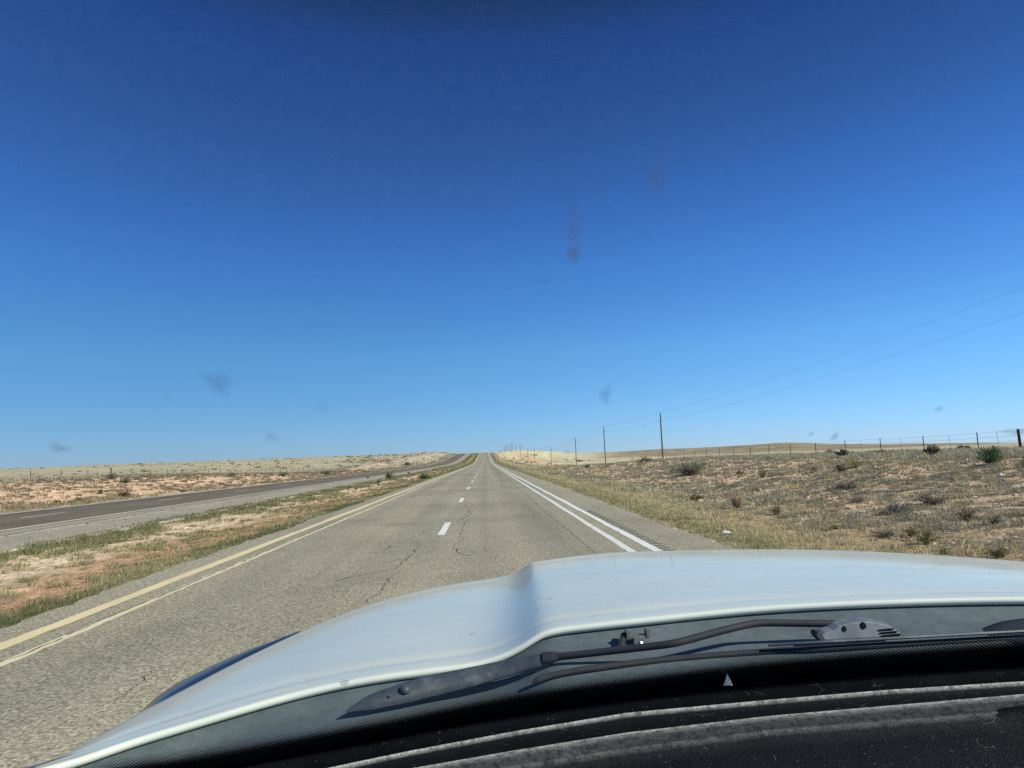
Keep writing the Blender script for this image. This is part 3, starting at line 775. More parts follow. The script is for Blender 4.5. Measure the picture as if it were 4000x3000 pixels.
def build_shrubs():
    SG, SG2, WD = (.205, .215, .145), (.29, .285, .21), (.17, .145, .115)
    leafy('sagebrush', (12.76, 42.4), 2.45, .92, 'large grey-green sagebrush sprawling low on the bank below the nearest pole', WD, SG, SG2, .4, 1.5)
    leafy('sagebrush', (18.31, 78), 1.9, .7, 'round sagebrush on the bank crest just left of the nearest pole', WD, SG, SG2)
    leafy('sagebrush', (12.8, 85.5), .75, .42, 'small sagebrush at the low end of the bank between two poles', WD, SG, SG2)
    leafy('rabbitbrush', (7.51, 24.6), .5, .3, 'dark olive rounded bush where the verge grass meets the bank', WD, (.15, .155, .05), (.33, .28, .12), .3)
    leafy('rabbitbrush', (8.06, 12.9), .32, .22, 'upright yellow-green bush with brown top, upper of the pair near the hood', WD, (.20, .21, .085), (.30, .24, .13), .3)
    leafy('rabbitbrush', (7.65, 11.8), .36, .30, 'tall yellow-green bush, lower and brighter of the pair near the hood', WD, (.235, .245, .09), (.29, .27, .12), .3)
    leafy('rabbitbrush', (7.56, 13.0), .46, .17, 'low wide dark green bush left of the yellow-green pair', WD, (.15, .165, .07), (.22, .2, .11), .3)
    leafy('thistle_bush', (10.18, 14.3), .46, .26, 'dark spiny rounded bush alone on the stony slope at right', (.16, .13, .09), (.12, .115, .07), (.2, .165, .11), .4, .8)
    leafy('thistle_bush', (10.09, 13.4), .40, .22, 'grey feathery bush right of the dark spiny bush', (.22, .2, .15), (.25, .24, .17), (.2, .19, .13), .4, .8)
    leafy('juniper_bush', (17.87, 23.6), 1.0, .68, 'dense bright green bush with a dark shadow high on the bank', (.12, .095, .07), (.115, .185, .075), (.075, .11, .05), .3, 1.6)
    leafy('juniper_bush', (17.75, 21.7), .7, .42, 'dark bush cut off by the right edge of the view', (.12, .1, .07), (.10, .115, .065), (.17, .165, .11), .3)
    leafy('sagebrush', (27.9, 47.3), 1.1, .42, 'flat grey sage on the crest under the fence wires', WD, SG2, SG, .5)
    leafy('sagebrush', (34.65, 67.5), 1.0, .45, 'small grey sage behind the fence posts on the crest', WD, SG2, SG, .5)
    leafy('rabbitbrush', (15.62, 29.6), .62, .38, 'olive bush beside and left of the spiky yucca', WD, (.25, .23, .12), (.18, .18, .09), .5)
    leafy('rabbitbrush', (14.95, 30.8), .42, .34, 'narrow grey-green bush further left of the yucca', WD, (.23, .225, .15), (.3, .27, .17), .4)
    leafy('rabbitbrush', (13.79, 36.7), .42, .28, 'small tan-green bush above middle of the bank', WD, (.3, .27, .17), (.2, .2, .11), .4)
    leafy('rabbitbrush', (13.14, 32.2), .36, .4, 'upright yellowish bush with a dark foot on the bare slope', WD, (.33, .3, .17), (.2, .19, .11), .35)
    leafy('weed', (7.16, 14.4), .17, .1, 'left of two tiny bright green weeds on orange soil', WD, (.15, .22, .06), None, 0, .6, cat='weed')
    leafy('weed', (7.49, 14.7), .17, .12, 'right of two tiny bright green weeds on orange soil', WD, (.14, .21, .06), None, 0, .6, cat='weed')
    leafy('weed', (7.24, 10.8), .19, .13, 'bright green weed just beyond the hood edge', WD, (.15, .23, .06), None, 0, .6, cat='weed')
    leafy('rabbitbrush', (7.67, 10.2), .32, .2, 'olive bush at far right beside the arching straw grass', WD, (.2, .19, .07), (.28, .23, .12), .4)
    leafy('rabbitbrush', (7.69, 18.1), .26, .27, 'dark olive bush at the top of the straw grass', WD, (.15, .155, .055), (.27, .23, .1), .3)
    clump('bunch_grass', (9.96, 16.4), .8, .36, 'large wind-leaned grey grass clump in the middle of the slope', (.33, .3, .24), (.24, .22, .17), 420, .9, .5, (.35, .05))
    leafy('sagebrush', (11.28, 17.1), .95, .30, 'wide brown-grey brush patch above the pale rock', WD, (.2, .18, .13), (.27, .24, .17), .4)
    clump('bunch_grass', (10.55, 19.3), .46, .24, 'domed grey-brown grass tuft left of the large clump', (.27, .245, .2), (.35, .31, .23), 300)
    clump('bunch_grass', (12.36, 23.2), .9, .36, 'broad wispy grey clump higher on the slope', (.32, .3, .24), (.25, .23, .17), 420)
    clump('straw_grass', (7.5, 10.6), .7, .52, 'long pale straw stems arching right beyond the hood', (.62, .52, .27), (.5, .41, .2), 46, .7, .9, (.9, .15), wmin=.008)
    clump('dry_weed', (7.52, 20.5), .34, .55, 'tall thin brown weed standing in the verge grass', (.40, .29, .18), (.5, .4, .24), 110, .35, .2, cat='weed', wmin=.006)
    # yucca
    x, y = 16.68, 30.4
    a = blade_arrays(np.array([[0, 0, 0.0]]), 130, np.array([.52]), np.array([.05]), (.27, .27, .10), tilt=1.15, curl=0.02, cv2=(.42, .38, .17), cmix=.3, wmin=.018, wk=0)
    put('yucca', a, (x, y, float(ground(x, y))), VEG, 'spiky yellow-green yucca rosette high on the bank', 'yucca')
    # cholla cactus
    def cholla(loc, w, h, label):
        x, y = loc; mb = MB(); z0 = float(ground(x, y)) - .03
        def br(p, d, ln, rad, dep):
            q = p + d * ln; mb.tube([p, p + d * ln * .5 + Vector((random.uniform(-1, 1), random.uniform(-1, 1), 0)) * .02, q], [rad * .8, rad, rad * .85], 6)
            if dep:
                for _ in range(random.choice((2, 3, 3))):
                    nd = (d + Vector((random.uniform(-1, 1) * w / h, random.uniform(-1, 1) * w / h, random.uniform(-.1, .7)))).normalized()
                    br(q, nd, ln * random.uniform(.65, .9), rad * .85, dep - 1)
        for _ in range(4):
            a = random.uniform(0, 6.28); br(Vector((0, 0, 0)), Vector((math.cos(a) * .7 * w / h, math.sin(a) * .7 * w / h, 1)).normalized(), h * .36, .05, 4)
        o = mb.build('cholla_cactus', plain_cached('cactus_skin', (.11, .125, .07)), None, True); o.location = (x, y, z0)
        tag(o, label, 'cactus')
    cholla((21.96, 32.7), .85, .62, 'many-armed cholla cactus under the fence right of the long grass crest')
    cholla((21.3, 40.0), .65, .5, 'cholla cactus on the crest, left of the other two')
    cholla((32.76, 45.8), .65, .5, 'small cholla cactus behind the fence near its end post')
    # ---- left side
    leafy('sagebrush', (-33.81, 63.5), 1.05, .62, 'grey-green sage at the foot of a tall fence post', WD, SG, SG2, .3)
    leafy('sagebrush', (-31.77, 62.0), .85, .5, 'dark sage at the lip of the pink sand bank', WD, (.16, .165, .115), SG, .3)
    leafy('sagebrush', (-31.81, 87.5), .8, .5, 'dark sage by the fence, alone between two thin posts', WD, (.15, .16, .11), SG, .3)
    leafy('sagebrush', (-29.96, 103), 1.4, .7, 'rounded dark green sage beyond the far road, left of a wider one', WD, (.135, .155, .09), SG, .3)
    leafy('sagebrush', (-27.51, 120.5), 1.8, .78, 'wide grey-green sage close beside the far road', WD, (.17, .18, .125), SG, .3)
    leafy('weed', (-28.12, 51.4), .36, .36, 'round green weed on the pink sand bank', WD, (.14, .18, .09), None, 0, .7, cat='weed')
    clump('tumbleweed', (-26.19, 50.8), 1.1, .5, 'brown tangled tumbleweed lodged at the foot of the sand bank', (.27, .19, .12), (.42, .32, .2), 420, 1.2, .8, (.1, 0), cat='tumbleweed')
    leafy('rabbitbrush', (-25.15, 42.8), .34, .25, 'small olive bush nearest the far road edge', WD, (.18, .18, .07), None)
    clump('dry_weed', (-25.63, 44.5), .5, .4, 'brown dry weed beside the small olive bush', (.30, .21, .14), (.4, .31, .2), 240, .8, .4, cat='weed')
    leafy('rabbitbrush', (-25.75, 42.4), .4, .3, 'pale olive bush left of the brown dry weed', WD, (.24, .22, .12), None)
    leafy('rabbitbrush', (-24.89, 57.4), .45, .24, 'low green bush on the strip beside the far white line', WD, (.17, .19, .07), None)
    leafy('sagebrush', (-28.51, 251.5), 2.2, 1.3, 'grey sage clump on the rising hillside left of the far road', WD, (.16, .165, .125), SG, .4)
    leafy('weed', (-10.79, 77.5), 1.15, .85, 'tall wispy green weed at the far edge of the median', WD, (.13, .18, .085), (.22, .24, .13), .3, cat='weed')
    leafy('weed', (-6.48, 72.0), 1.3, .6, 'broad dark green weed patch at the near edge of the median', WD, (.11, .165, .08), None, 0, cat='weed')
    leafy('weed', (-13.99, 82), .26, .28, 'little dark weed growing alone in the gravel shoulder', WD, (.1, .14, .08), None, 0, .6, cat='weed')
    leafy('weed', (-12.07, 108), .36, .3, 'dark weed far along the gravel shoulder', WD, (.07, .1, .06), None, 0, .6, cat='weed')
    leafy('weed', (-13.27, 25.9), .12, .1, 'tiny green weed in the near gravel shoulder', WD, (.1, .17, .08), None, 0, .5, cat='weed')
    clump('dry_weed', (-9.56, 61.5), .1, .42, 'thin dark stalk standing in the median', (.09, .1, .05), None, 60, .12, .05, cat='weed')

_PC = {}
def plain_cached(n, c, **k):
    if n not in _PC: _PC[n] = plain(n, c, **k)
    return _PC[n]

def build_slabs():
    m = plain('lichen_rock', (.46, .43, .34), .95, .1, .28, 9, bump=.6)
    def slab(loc, w, d, h, seed, label):
        r = random.Random(seed); x, y = loc; z = float(ground(x, y))
        bm = bmesh.new(); bmesh.ops.create_icosphere(bm, subdivisions=3, radius=1)
        for v in bm.verts:
            n = 1 + .22 * math.sin(v.co.x * 5 + seed) * math.sin(v.co.y * 4 + 2 * seed) + r.uniform(-.08, .08)
            v.co = Vector((v.co.x * w / 2 * n, v.co.y * d / 2 * n, max(-.5, min(.55, v.co.z)) * h * 1.6 * (1 + .2 * math.sin(v.co.x * 3 + seed))))
        me = bpy.data.meshes.new('rock_slab'); bm.to_mesh(me); bm.free()
        o = link('rock_slab', me, m); o.location = (x, y, z + h * .1); o.rotation_euler = (.12, -.1, .25)
        tag(o, label, 'rock')
    slab((12.48, 21.4), .74, .24, .04, 1, 'pale flat rock ledge with a shadowed underside, uppermost on the bank')
    slab((9.65, 17.4), .26, .2, .03, 2, 'smallest pale rock, flush with the stony slope')
    slab((10.45, 15.9), .6, .32, .035, 3, 'wide broken pale rock below the brown-grey brush')
    pap = plain('litter_plastic', (.75, .76, .78), .5, .3, .05, 40)
    def litter(loc, w, h, seed, label):
        x, y = loc; z = float(ground(x, y)); n = 9; r = np.random.default_rng(seed)
        u = np.linspace(-1, 1, n); X, Y = np.meshgrid(u, u)
        Z = .35 * np.cos(X * 2.2) * .5 + r.normal(0, .12, X.shape) + .3 * Y
        P = np.stack([X * w / 2 * (1 - .2 * Y * Y), Y * w * .35, Z * h + h * .4], -1)
        o = link('litter', grid_mesh('litter', P), pap); o.location = (x, y, z + .05)
        sm = o.modifiers.new('t', 'SOLIDIFY'); sm.thickness = .003
        tag(o, label, 'litter')
    litter((4.94, 14.2), .17, .05, 1, 'crumpled white litter lying in the verge grass')
    litter((15.75, 20.4), .13, .08, 2, 'small white scrap of litter high on the stony bank')
# ---------------------------------------------------------------- poles, wires, fences, van
def build_poles():
    wood = NT('weathered_pole_wood'); P = wood.pos()
    c = wood.ramp(wood.noise(wood.mapv(P, (14, 14, .6)), 1.0, 4), [(.3, (.085, .062, .045)), (.7, (.20, .145, .10))])
    wood.bsdf(c, .9, .15, wood.bump(wood.noise(wood.mapv(P, (30, 30, 1.2)), 1, 3), .5, .02)); wood = wood.m
    glass = plain('porcelain', (.30, .27, .25), .3, .5, .1); steel = plain('galvanised', (.30, .31, .32), .45, .5, .1, metal=.7)
    spots = [(34.0, 38.0, 10.95), (34, 130.24, 9.26), (34, 193.0, 9.71), (34, 255.5, 8.58), (34, 353.8, 7.22), (34, 471.3, 8.79), (34, 545.4, 9.5), (34, 660.4, 15.0),
             (34, 748, 16.25), (34, 854, 22.3), (34, 916, 22.4), (34, 1036, 24.2), (34, 1138, 24.1), (34, 1224, 23.3)]
    lab = ['utility pole standing beyond the right end of the view', 'nearest and tallest wooden utility pole, behind the bank with the big sagebrush', 'second wooden utility pole, just left of the nearest one',
           'third wooden utility pole, standing in the flat field', 'fourth wooden utility pole, at the low end of the red dirt track', 'fifth wooden utility pole, beside the red dirt track',
           'sixth wooden utility pole, close left of the fifth', 'seventh utility pole, at the top of the red dirt track', 'eighth utility pole, half hidden by the ridge',
           'tall thin pole, first of those on the skyline', 'second thin pole on the skyline beyond the ridge', 'third thin pole on the skyline beyond the ridge',
           'fourth thin pole on the skyline beyond the ridge', 'faintest and farthest thin pole on the skyline']
    tops = []
    for k, ((x, y, zt), l) in enumerate(zip(spots, lab)):
        g = float(ground(x, y)); h = zt - g
        lean = (.10 * math.sin(k * 2.1), .1 * math.cos(k * 1.3))
        r = empty('utility_pole', (x, y, g)); tag(r, l, 'utility pole', 'utility poles in a row along the right side')
        mb = MB(); n = 9; gr = max(1.0, y / 480)
        mb.tube([(lean[0] * t + .02 * math.sin(t * 5 + k), lean[1] * t, h * t - .4 * (1 - t)) for t in [i / n for i in range(n + 1)]], [(.165 - .055 * i / n) * gr for i in range(n + 1)], 10)
        mb.build('shaft', wood, r, True)
        t = MB(); t.tube([(lean[0], lean[1], h - .05), (lean[0], lean[1], h + .12)], .02, 6); t.ball((lean[0], lean[1], h + .17), .07, 8, 5)
        t.build('insulator', glass, r, True)
        b = MB(); zz = h - 1.42; xx = lean[0] * .85; b.tube([(xx - .10, 0, zz), (xx - .22, 0, zz)], .03, 6); b.ball((xx - .25, 0, zz), .065, 8, 5)
        b.build('bracket', steel, r, True)
        tops.append((Vector((x + lean[0], y + lean[1], zt + .24)), Vector((x + xx - .25, y, g + zz + .06))))
    # the line leaves the view on the right over one more span
    tops.insert(0, (Vector((35, -60, 11.6)), Vector((34.7, -60, 10.2))))
    wm = plain('line_conductor', (.045, .045, .05), .5, .4, .1)
    for which, l in ((0, 'upper power line running pole top to pole top into the right corner of the sky'), (1, 'lower power line sagging below the pole tops across the right sky')):
        mb = MB()
        for a, b in zip(tops[:-1], tops[1:]):
            p, q = a[which], b[which]; L = (q - p).length; sag = min(1.4, .9 * (L / 92) ** 2 * (.6 if which == 0 else .7)); n = 18
            if p.y > 800: n = 6
            pts = [p.lerp(q, i / n) - Vector((0, 0, 4 * sag * (i / n) * (1 - i / n))) for i in range(n + 1)]
            mb.tube(pts, [max(.0050, .00008 * v.y) if v.y < 420 else .03 for v in pts], 5, cap=False)
        tag(mb.build('power_line', wm, None, True), l, 'power line')

def build_fences():
    rust = plain('rusty_steel_post', (.085, .045, .03), .85, .2, .3, 20); dark = plain('dark_steel_post', (.075, .062, .05), .8, .25, .3, 20)
    grey = plain('grey_wood_post', (.10, .088, .072), .9, .1, .3, 12); wire = plain('barbed_wire', (.14, .13, .125), .6, .4, .2)
    # right
    ys = [31.2, 36.71] + [39.97 + 5.06 * k for k in range(16)]
    f = empty('wire_fence', (29.6, 36.71, float(ground(29.6, 36.71))))
    tag(f, 'barbed wire fence with thin dark posts along the crest of the right bank', 'fence')
    org = f.location.copy()
    def gz(x, y): return float(ground(x, y))
    for k, y in enumerate(ys):
        mb = MB(); r = random.Random(k); g = gz(29.6, y) - org.z; w = .075 if k == 1 else .029
        t = Vector((r.uniform(-.03, .03), r.uniform(-.03, .03), 0)); b = Vector((0, y - org.y, g))
        mb.tube([b - Vector((0, 0, .3)), b + t + Vector((0, 0, 1.17))], [w, w * .95], 6)
        o = mb.build('post', rust if k == 1 else dark, f, True)
        if k == 1: tag(o, 'thick rusty corner post')
    for y in (34.0, 38.3, 42.4, 47.5, 52.7):
        mb = MB(); g = gz(29.6, y) - org.z; mb.tube([(.02, y - org.y, g + .12), (-.02, y - org.y + .05, g + 1.1)], .010, 5); mb.build('stay', wire, f)
    for hgt in (1.12, .82, .55, .28):
        mb = MB(); pts = []
        yy = sorted(ys + [(a + b) / 2 for a, b in zip(ys[:-1], ys[1:])])
        for i, y in enumerate(yy): pts.append((0.0, y - org.y, gz(29.6, y) - org.z + hgt - (.02 if y not in ys else 0)))
        mb.tube(pts, .0048, 5); mb.build('wire', wire, f)
    # left
    ys = [72.94 - 5.06 * 2] + [72.94 + 5.07 * k for k in range(24)]
    f = empty('wire_fence', (-47, 72.94, float(ground(-47, 72.94)))); org = f.location.copy()
    tag(f, 'long wire fence of thin dark posts across the grass beyond the far road', 'fence')
    for k, y in enumerate(ys):
        mb = MB(); r = random.Random(90 + k); g = gz(-47, y) - org.z; w = .08 if k == 4 else .034 + .0003 * (y - 70)
        t = Vector((r.uniform(-.03, .03), r.uniform(-.03, .03), 0)); b = Vector((0, y - org.y, g)); hh = 1.2 if k == 4 else r.uniform(.92, 1.02)
        mb.tube([b - Vector((0, 0, .3)), b + t + Vector((0, 0, hh))], [w, w * .95], 6)
        mb.build('post', grey if k == 4 else dark, f, True)
    for hgt in (.88, .62, .36):
        mb = MB(); mb.tube([(0, y - org.y, gz(-47, y) - org.z + hgt) for y in ys], .009, 5); mb.build('wire', wire, f)

def build_van():
    y = 628.0; z = float(zroad(y))
    white = plain('van_white_paint', (.90, .92, .94), .3, .5, .03); blk = plain('van_black', (.02, .02, .022), .5, .4, .1)
    gl = plain('van_dark_glass', (.03, .035, .04), .1, .6, .1); red = plain('tail_lamp_red', (.10, .02, .02), .3, .5, .1)
    v = empty('delivery_van', (.10, y, z)); tag(v, 'distant white van cresting the hill in the right hand lane', 'van')
    b = MB(); prof = [(-.98, .42), (-1.0, 1.0), (-.9, 1.9), (-.72, 2.22), (.72, 2.22), (.9, 1.9), (1.0, 1.0), (.98, .42)]
    b.prism([(a, 0, c) for a, c in prof], (0, 4.6, 0)); b.prism([(-.95, 4.6, .45), (-.95, 4.6, 1.15), (.95, 4.6, 1.15), (.95, 4.6, .45)], (0, .9, 0))
    b.build('body', white, v, bevel=.05)
    w = MB(); w.prism([(-.66, -.02, 1.45), (-.60, -.02, 1.84), (.60, -.02, 1.84), (.66, -.02, 1.45)], (0, .03, 0)); w.build('rear_window', gl, v)
    p = MB(); p.box((0, -.08, .52), (1.95, .2, .38)); p.build('bumper', blk, v)
    for s in (-1, 1):
        t = MB(); t.box((s * .93, -.02, 1.05), (.07, .06, .30)); t.build('tail_lamp', red, v)
        m = MB(); m.box((s * 1.16, 4.0, 1.35), (.22, .12, .26)); m.build('mirror', blk, v)
        for yy in (.8, 4.4):
            t = MB(); t.tube([(s * .72, yy, .34), (s * .95, yy, .34)], .35, 14); t.build('wheel', blk, v)

# ---------------------------------------------------------------- the pickup the view is taken from
REAR = [(-0.402, 0.645, 1.3933), (-0.381, 0.665, 1.3926), (-0.364, 0.680, 1.3938), (-0.341, 0.700, 1.3958), (-0.296, 0.719, 1.4017), (-0.243, 0.740, 1.4090), (-0.190, 0.760, 1.4147), (-0.130, 0.769, 1.4207), (-0.069, 0.778, 1.4229), (-0.040, 0.782, 1.4238), (-0.018, 0.785, 1.4254), (0.002, 0.787, 1.4290), (0.022, 0.789, 1.4352), (0.040, 0.790, 1.4439), (0.056, 0.792, 1.4520), (0.071, 0.793, 1.4551), (0.089, 0.795, 1.4566), (0.156, 0.796, 1.4602), (0.223, 0.798, 1.4635), (0.321, 0.800, 1.4674), (0.454, 0.793, 1.4692), (0.615, 0.785, 1.4669), (0.804, 0.760, 1.4618)]
FRONT = [(-0.443, 0.710, 1.3720), (-0.424, 0.753, 1.3730), (-0.415, 0.800, 1.3740), (-0.408, 0.834, 1.3750), (-0.385, 0.956, 1.3750), (-0.347, 1.119, 1.3750), (-0.262, 1.377, 1.3750), (-0.134, 1.563, 1.3740), (-0.037, 1.628, 1.3740), (0.023, 1.665, 1.3740), (0.060, 1.673, 1.3800), (0.077, 1.672, 1.3890), (0.093, 1.657, 1.4020), (0.107, 1.645, 1.4090), (0.158, 1.640, 1.4140), (0.252, 1.672, 1.4170), (0.392, 1.669, 1.4180), (0.658, 1.612, 1.4180), (0.815, 1.543, 1.4160), (0.929, 1.469, 1.4130), (1.069, 1.352, 1.4080), (1.252, 1.179, 1.3950)]
PAIR = [0, 1, 2, 3, 4, 5, 6, 7, 8, 9, 10, 10.6, 11.2, 12, 12.6, 13, 14, 15, 16, 17, 18, 19.5, 21]
BASE = [(-0.62, 0.22, 1.425), (-0.45, 0.36, 1.43), (-0.284, 0.500, 1.4346), (-0.203, 0.535, 1.4334), (-0.097, 0.572, 1.4343), (0.015, 0.592, 1.4429), (0.114, 0.600, 1.4487), (0.236, 0.600, 1.4567), (0.457, 0.590, 1.4647), (0.619, 0.570, 1.4714), (.9, .50, 1.470), (1.25, .32, 1.462)]
RIDGE1 = [(-0.45, .36, 1.42), (-0.196, 0.515, 1.4261), (-0.069, 0.548, 1.4321), (0.014, 0.566, 1.4356), (0.108, 0.574, 1.4422), (0.224, 0.572, 1.4469), (0.318, 0.568, 1.4510), (0.431, 0.560, 1.4548), (0.567, 0.545, 1.4587), (.95, .44, 1.459)]
RIDGE2 = [(-0.42, .34, 1.425), (-0.163, 0.495, 1.4301), (-0.079, 0.515, 1.4317), (0.012, 0.532, 1.4349), (0.101, 0.542, 1.4394), (0.211, 0.541, 1.4461), (0.407, 0.530, 1.4559), (0.535, 0.515, 1.4609), (.95, .40, 1.462)]
RIDGE3 = [(-0.40, .33, 1.42), (-0.158, 0.480, 1.4257), (-0.077, 0.500, 1.4280), (0.012, 0.516, 1.4304), (0.097, 0.523, 1.4352), (0.202, 0.522, 1.4426), (0.355, 0.512, 1.4498), (0.390, 0.510, 1.4516), (0.518, 0.500, 1.4549), (.95, .38, 1.455)]

def spline(pts, n_per=8):
    """Catmull-Rom through the rows of pts, sampled n_per per segment"""
    p = np.array(pts, float); p = np.vstack([2 * p[0] - p[1], p, 2 * p[-1] - p[-2]])
    out = []
    for i in range(1, len(p) - 2):
        for k in range(n_per):
            t = k / n_per; a, b, c, d = p[i - 1], p[i], p[i + 1], p[i + 2]
            out.append(.5 * (2 * b + (c - a) * t + (2 * a - 5 * b + 4 * c - d) * t * t + (3 * b - a - 3 * c + d) * t ** 3))
    out.append(p[-2]); return np.array(out)

def smooth1(a, k=2, it=2):
    w = np.ones(2 * k + 1) / (2 * k + 1)
    for _ in range(it):
        q = np.vstack([2 * a[:1] - a[k:0:-1], a, 2 * a[-1:] - a[-2:-k - 2:-1]])
        a = np.stack([np.convolve(q[:, j], w, 'valid') for j in range(a.shape[1])], 1)
    return a

def build_truck():
    root = empty('pickup_truck', (.45, .9, 0)); off = Vector(root.location)
    tag(root, 'white pickup truck in the foreground, seen from inside over its dashboard and raised hood', 'pickup truck')
    def own(o): o.location = -off; return o
    # --- paint
    t = NT('dusty_white_paint'); P = t.pos()
    n = t.noise(t.mapv(P, (2.2, 9, 2)), 2.6, 4, .6); n2 = t.noise(t.mapv(P, (10, 46, 10)), 1.7, 3, .6); n3 = t.noise(P, 5, 4)
    c = t.ramp(n3, [(.3, (.635, .70, .635)), (.7, (.685, .745, .675))])
    c = t.mix(1.0, c, t.ramp(n2, [(.22, .78), (.36, 1.0), (.7, 1.0)]), 'MULTIPLY')
    c = t.mix(1.0, c, t.ramp(n, [(.3, .955), (.7, 1.03)]), 'MULTIPLY')
    sp = t.voro(P, 16, 'F1', 'Distance'); spm = t.math('MULTIPLY', t.math('LESS_THAN', sp, .085), t.math('GREATER_THAN', t.noise(P, 6, 1), .57))
    c = t.mix(t.math('MULTIPLY', spm, .5), c, (.22, .21, .19))
    t.bsdf(c, t.ramp(n2, [(.3, .6), (.7, .45)]), .3, t.bump(n3, .05, .002), **{'Coat Weight': .55, 'Coat Roughness': t.ramp(n, [(.3, .13), (.7, .05)])})
    paint = t.m
    # --- hood skin
    R = spline(REAR, 8); fi = np.interp(np.linspace(0, len(PAIR) - 1, len(R)), np.arange(len(PAIR)), PAIR)
    Fs = spline(FRONT, 8); Fq = np.stack([np.interp(fi * 8, np.arange(len(Fs)), Fs[:, j]) for j in range(3)], 1)
    R = smooth1(R, 3, 2); Fq = smooth1(Fq, 3, 2); R[:, 2] += .003
    tt = np.concatenate([[0, .012, .026, .040, .052, .062, .074, .09], np.linspace(.12, .86, 22), [.89, .92, .945, .965, .982, 1.0]])
    rows = []
    d0 = Fq - R; ln = np.linalg.norm(d0[:, :2], axis=1, keepdims=True); dn = d0[:, :2] / ln
    def row(base, along, dz): q = base.copy(); q[:, :2] += dn * along; q[:, 2] += dz; return q
    Tn = np.gradient(R[:, :2], axis=0); Tn /= np.linalg.norm(Tn, axis=1, keepdims=True); Nr = np.stack([Tn[:, 1], -Tn[:, 0]], 1)
    def rim(out, dz): q = R.copy(); q[:, :2] += Nr * out; q[:, 2] += dz; return q
    for o, dz in ((-.012, -.012), (-.004, -.0098), (.0006, -.0078), (.0026, -.0058), (.0032, -.0037), (.0026, -.0018), (.0013, -.0005)):
        rows.append(rim(o, dz))
    for s in tt:
        q = R + d0 * s
        q[:, 2] += .010 * 4 * s * (1 - s) * np.clip(ln[:, 0] / .9, 0, 1)
        u = s * ln[:, 0]                                                      # metres from the rim
        q[:, 2] += -.0026 * np.exp(-((u - .045) / .010) ** 2) + .0010 * np.exp(-((u - .028) / .010) ** 2)
        e = np.clip((s - .86) / .14, 0, 1); q[:, 2] += -.010 * e * e * np.clip(ln[:, 0] / .9, 0, 1) + .006 * np.clip(ln[:, 0] / .9, 0, 1) * e
        rows.append(q)
    Tf = np.gradient(Fq[:, :2], axis=0); Tf /= np.linalg.norm(Tf, axis=1, keepdims=True); Nf = np.stack([-Tf[:, 1], Tf[:, 0]], 1)
    dzr = rows[-1][:, 2] - Fq[:, 2]
    for o, dz in ((.012, -.004), (.022, -.010), (.030, -.020), (.034, -.034), (.036, -.06), (.038, -.11)):
        q = Fq.copy(); q[:, :2] += Nf * o; q[:, 2] += dz + dzr; rows.append(q)
    H = np.stack(rows, 0)
    own(link('hood', grid_mesh('hood', H, True), paint, root))
    # --- fenders, nose and wheels (low, out of the driver's sight, but there)
    blk = plain('textured_black_plastic', (.022, .023, .025), .6, .4, .2, 60); tyre = plain('tyre_rubber', (.02, .02, .02), .9, .2, .2, 30)
    chrome = plain('bright_metal', (.6, .6, .62), .22, .5, .05, metal=1.0)
    E = Fq + np.concatenate([Nf * .030, np.zeros((len(Fq), 1))], 1)
    for name, sel, z1 in (('fender', slice(0, 62), .62), ('grille_panel', slice(62, 140), .70), ('fender', slice(139, len(E)), .62)):
        e = E[sel]; zs = [-.075, -.10, -.2, -.4, z1 - 1.375]
        G = np.stack([np.concatenate([e[:, :2] + (Nf[sel] * (.010 if k else -.004)), (e[:, 2:] + dz)], 1) for k, dz in enumerate(zs)], 0)
        own(link(name, grid_mesh(name, G, True), paint if name == 'fender' else blk, root))
    for x in (-.36, 1.22):
        w = MB(); w.tube([(x - .02, 1.05, .42), (x + .24 * (1 if x < 0 else -1), 1.05, .42)], .42, 28); wh = own(w.build('wheel', tyre, root, True))
        r = MB(); r.tube([(x - .04 * (1 if x < 0 else -1), 1.05, .42), (x + .05, 1.05, .42)], .24, 20); own2 = r.build('rim', chrome, wh, True)
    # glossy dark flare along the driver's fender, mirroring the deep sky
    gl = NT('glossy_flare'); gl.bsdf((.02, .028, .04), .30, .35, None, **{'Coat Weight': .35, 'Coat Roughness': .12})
    inner = np.array([(-.4105, .829, 1.371), (-.401, .90, 1.3715), (-.388, .97, 1.372), (-.372, 1.05, 1.372), (-.357, 1.11, 1.372), (-.338, 1.18, 1.371), (-.325, 1.225, 1.369)])
    outer = np.array([(-.424, .845, 1.352), (-.4375, .915, 1.358), (-.437, .990, 1.360), (-.423, 1.058, 1.360), (-.406, 1.115, 1.360), (-.372, 1.180, 1.360), (-.345, 1.228, 1.361)])
    a = spline(inner, 6); b = spline(outer, 6)
    rw = [a + np.array([.012, 0, -.02]), a + np.array([.004, 0, -.003]), a, a * .7 + b * .3 + np.array([0, 0, .003]), a * .35 + b * .65 + np.array([0, 0, .003]), b, b + np.array([-.004, 0, -.008]), b + np.array([-.004, 0, -.03]), b + np.array([.0, 0, -.07])]
    own(link('fender_flare', grid_mesh('fender_flare', np.stack(rw, 0), True), gl.m, root))
    # --- cowl panel below the glass
    B = spline(BASE, 10)
    nx = 150; xs = np.linspace(-.55, 1.1, nx)
    def at(curve, x): c = np.array(curve); i = np.argsort(c[:, 0]); return np.interp(x, c[i, 0], c[i, 1]), np.interp(x, c[i, 0], c[i, 2])
    ry, rz = at(R, xs); by, bz = at(B, xs)
    lo = xs < -.402; ry = np.where(lo, .645 + (xs + .402) * 1.0, ry)
    rows = []
    for dy, dz in ((.060, -.0105), (.030, -.0090), (.012, -.0085), (.002, -.0100), (-.008, -.0140), (-.020, -.0185), (-.034, -.0205)):
        rows.append(np.stack([xs, ry + dy, rz + dz], 1))
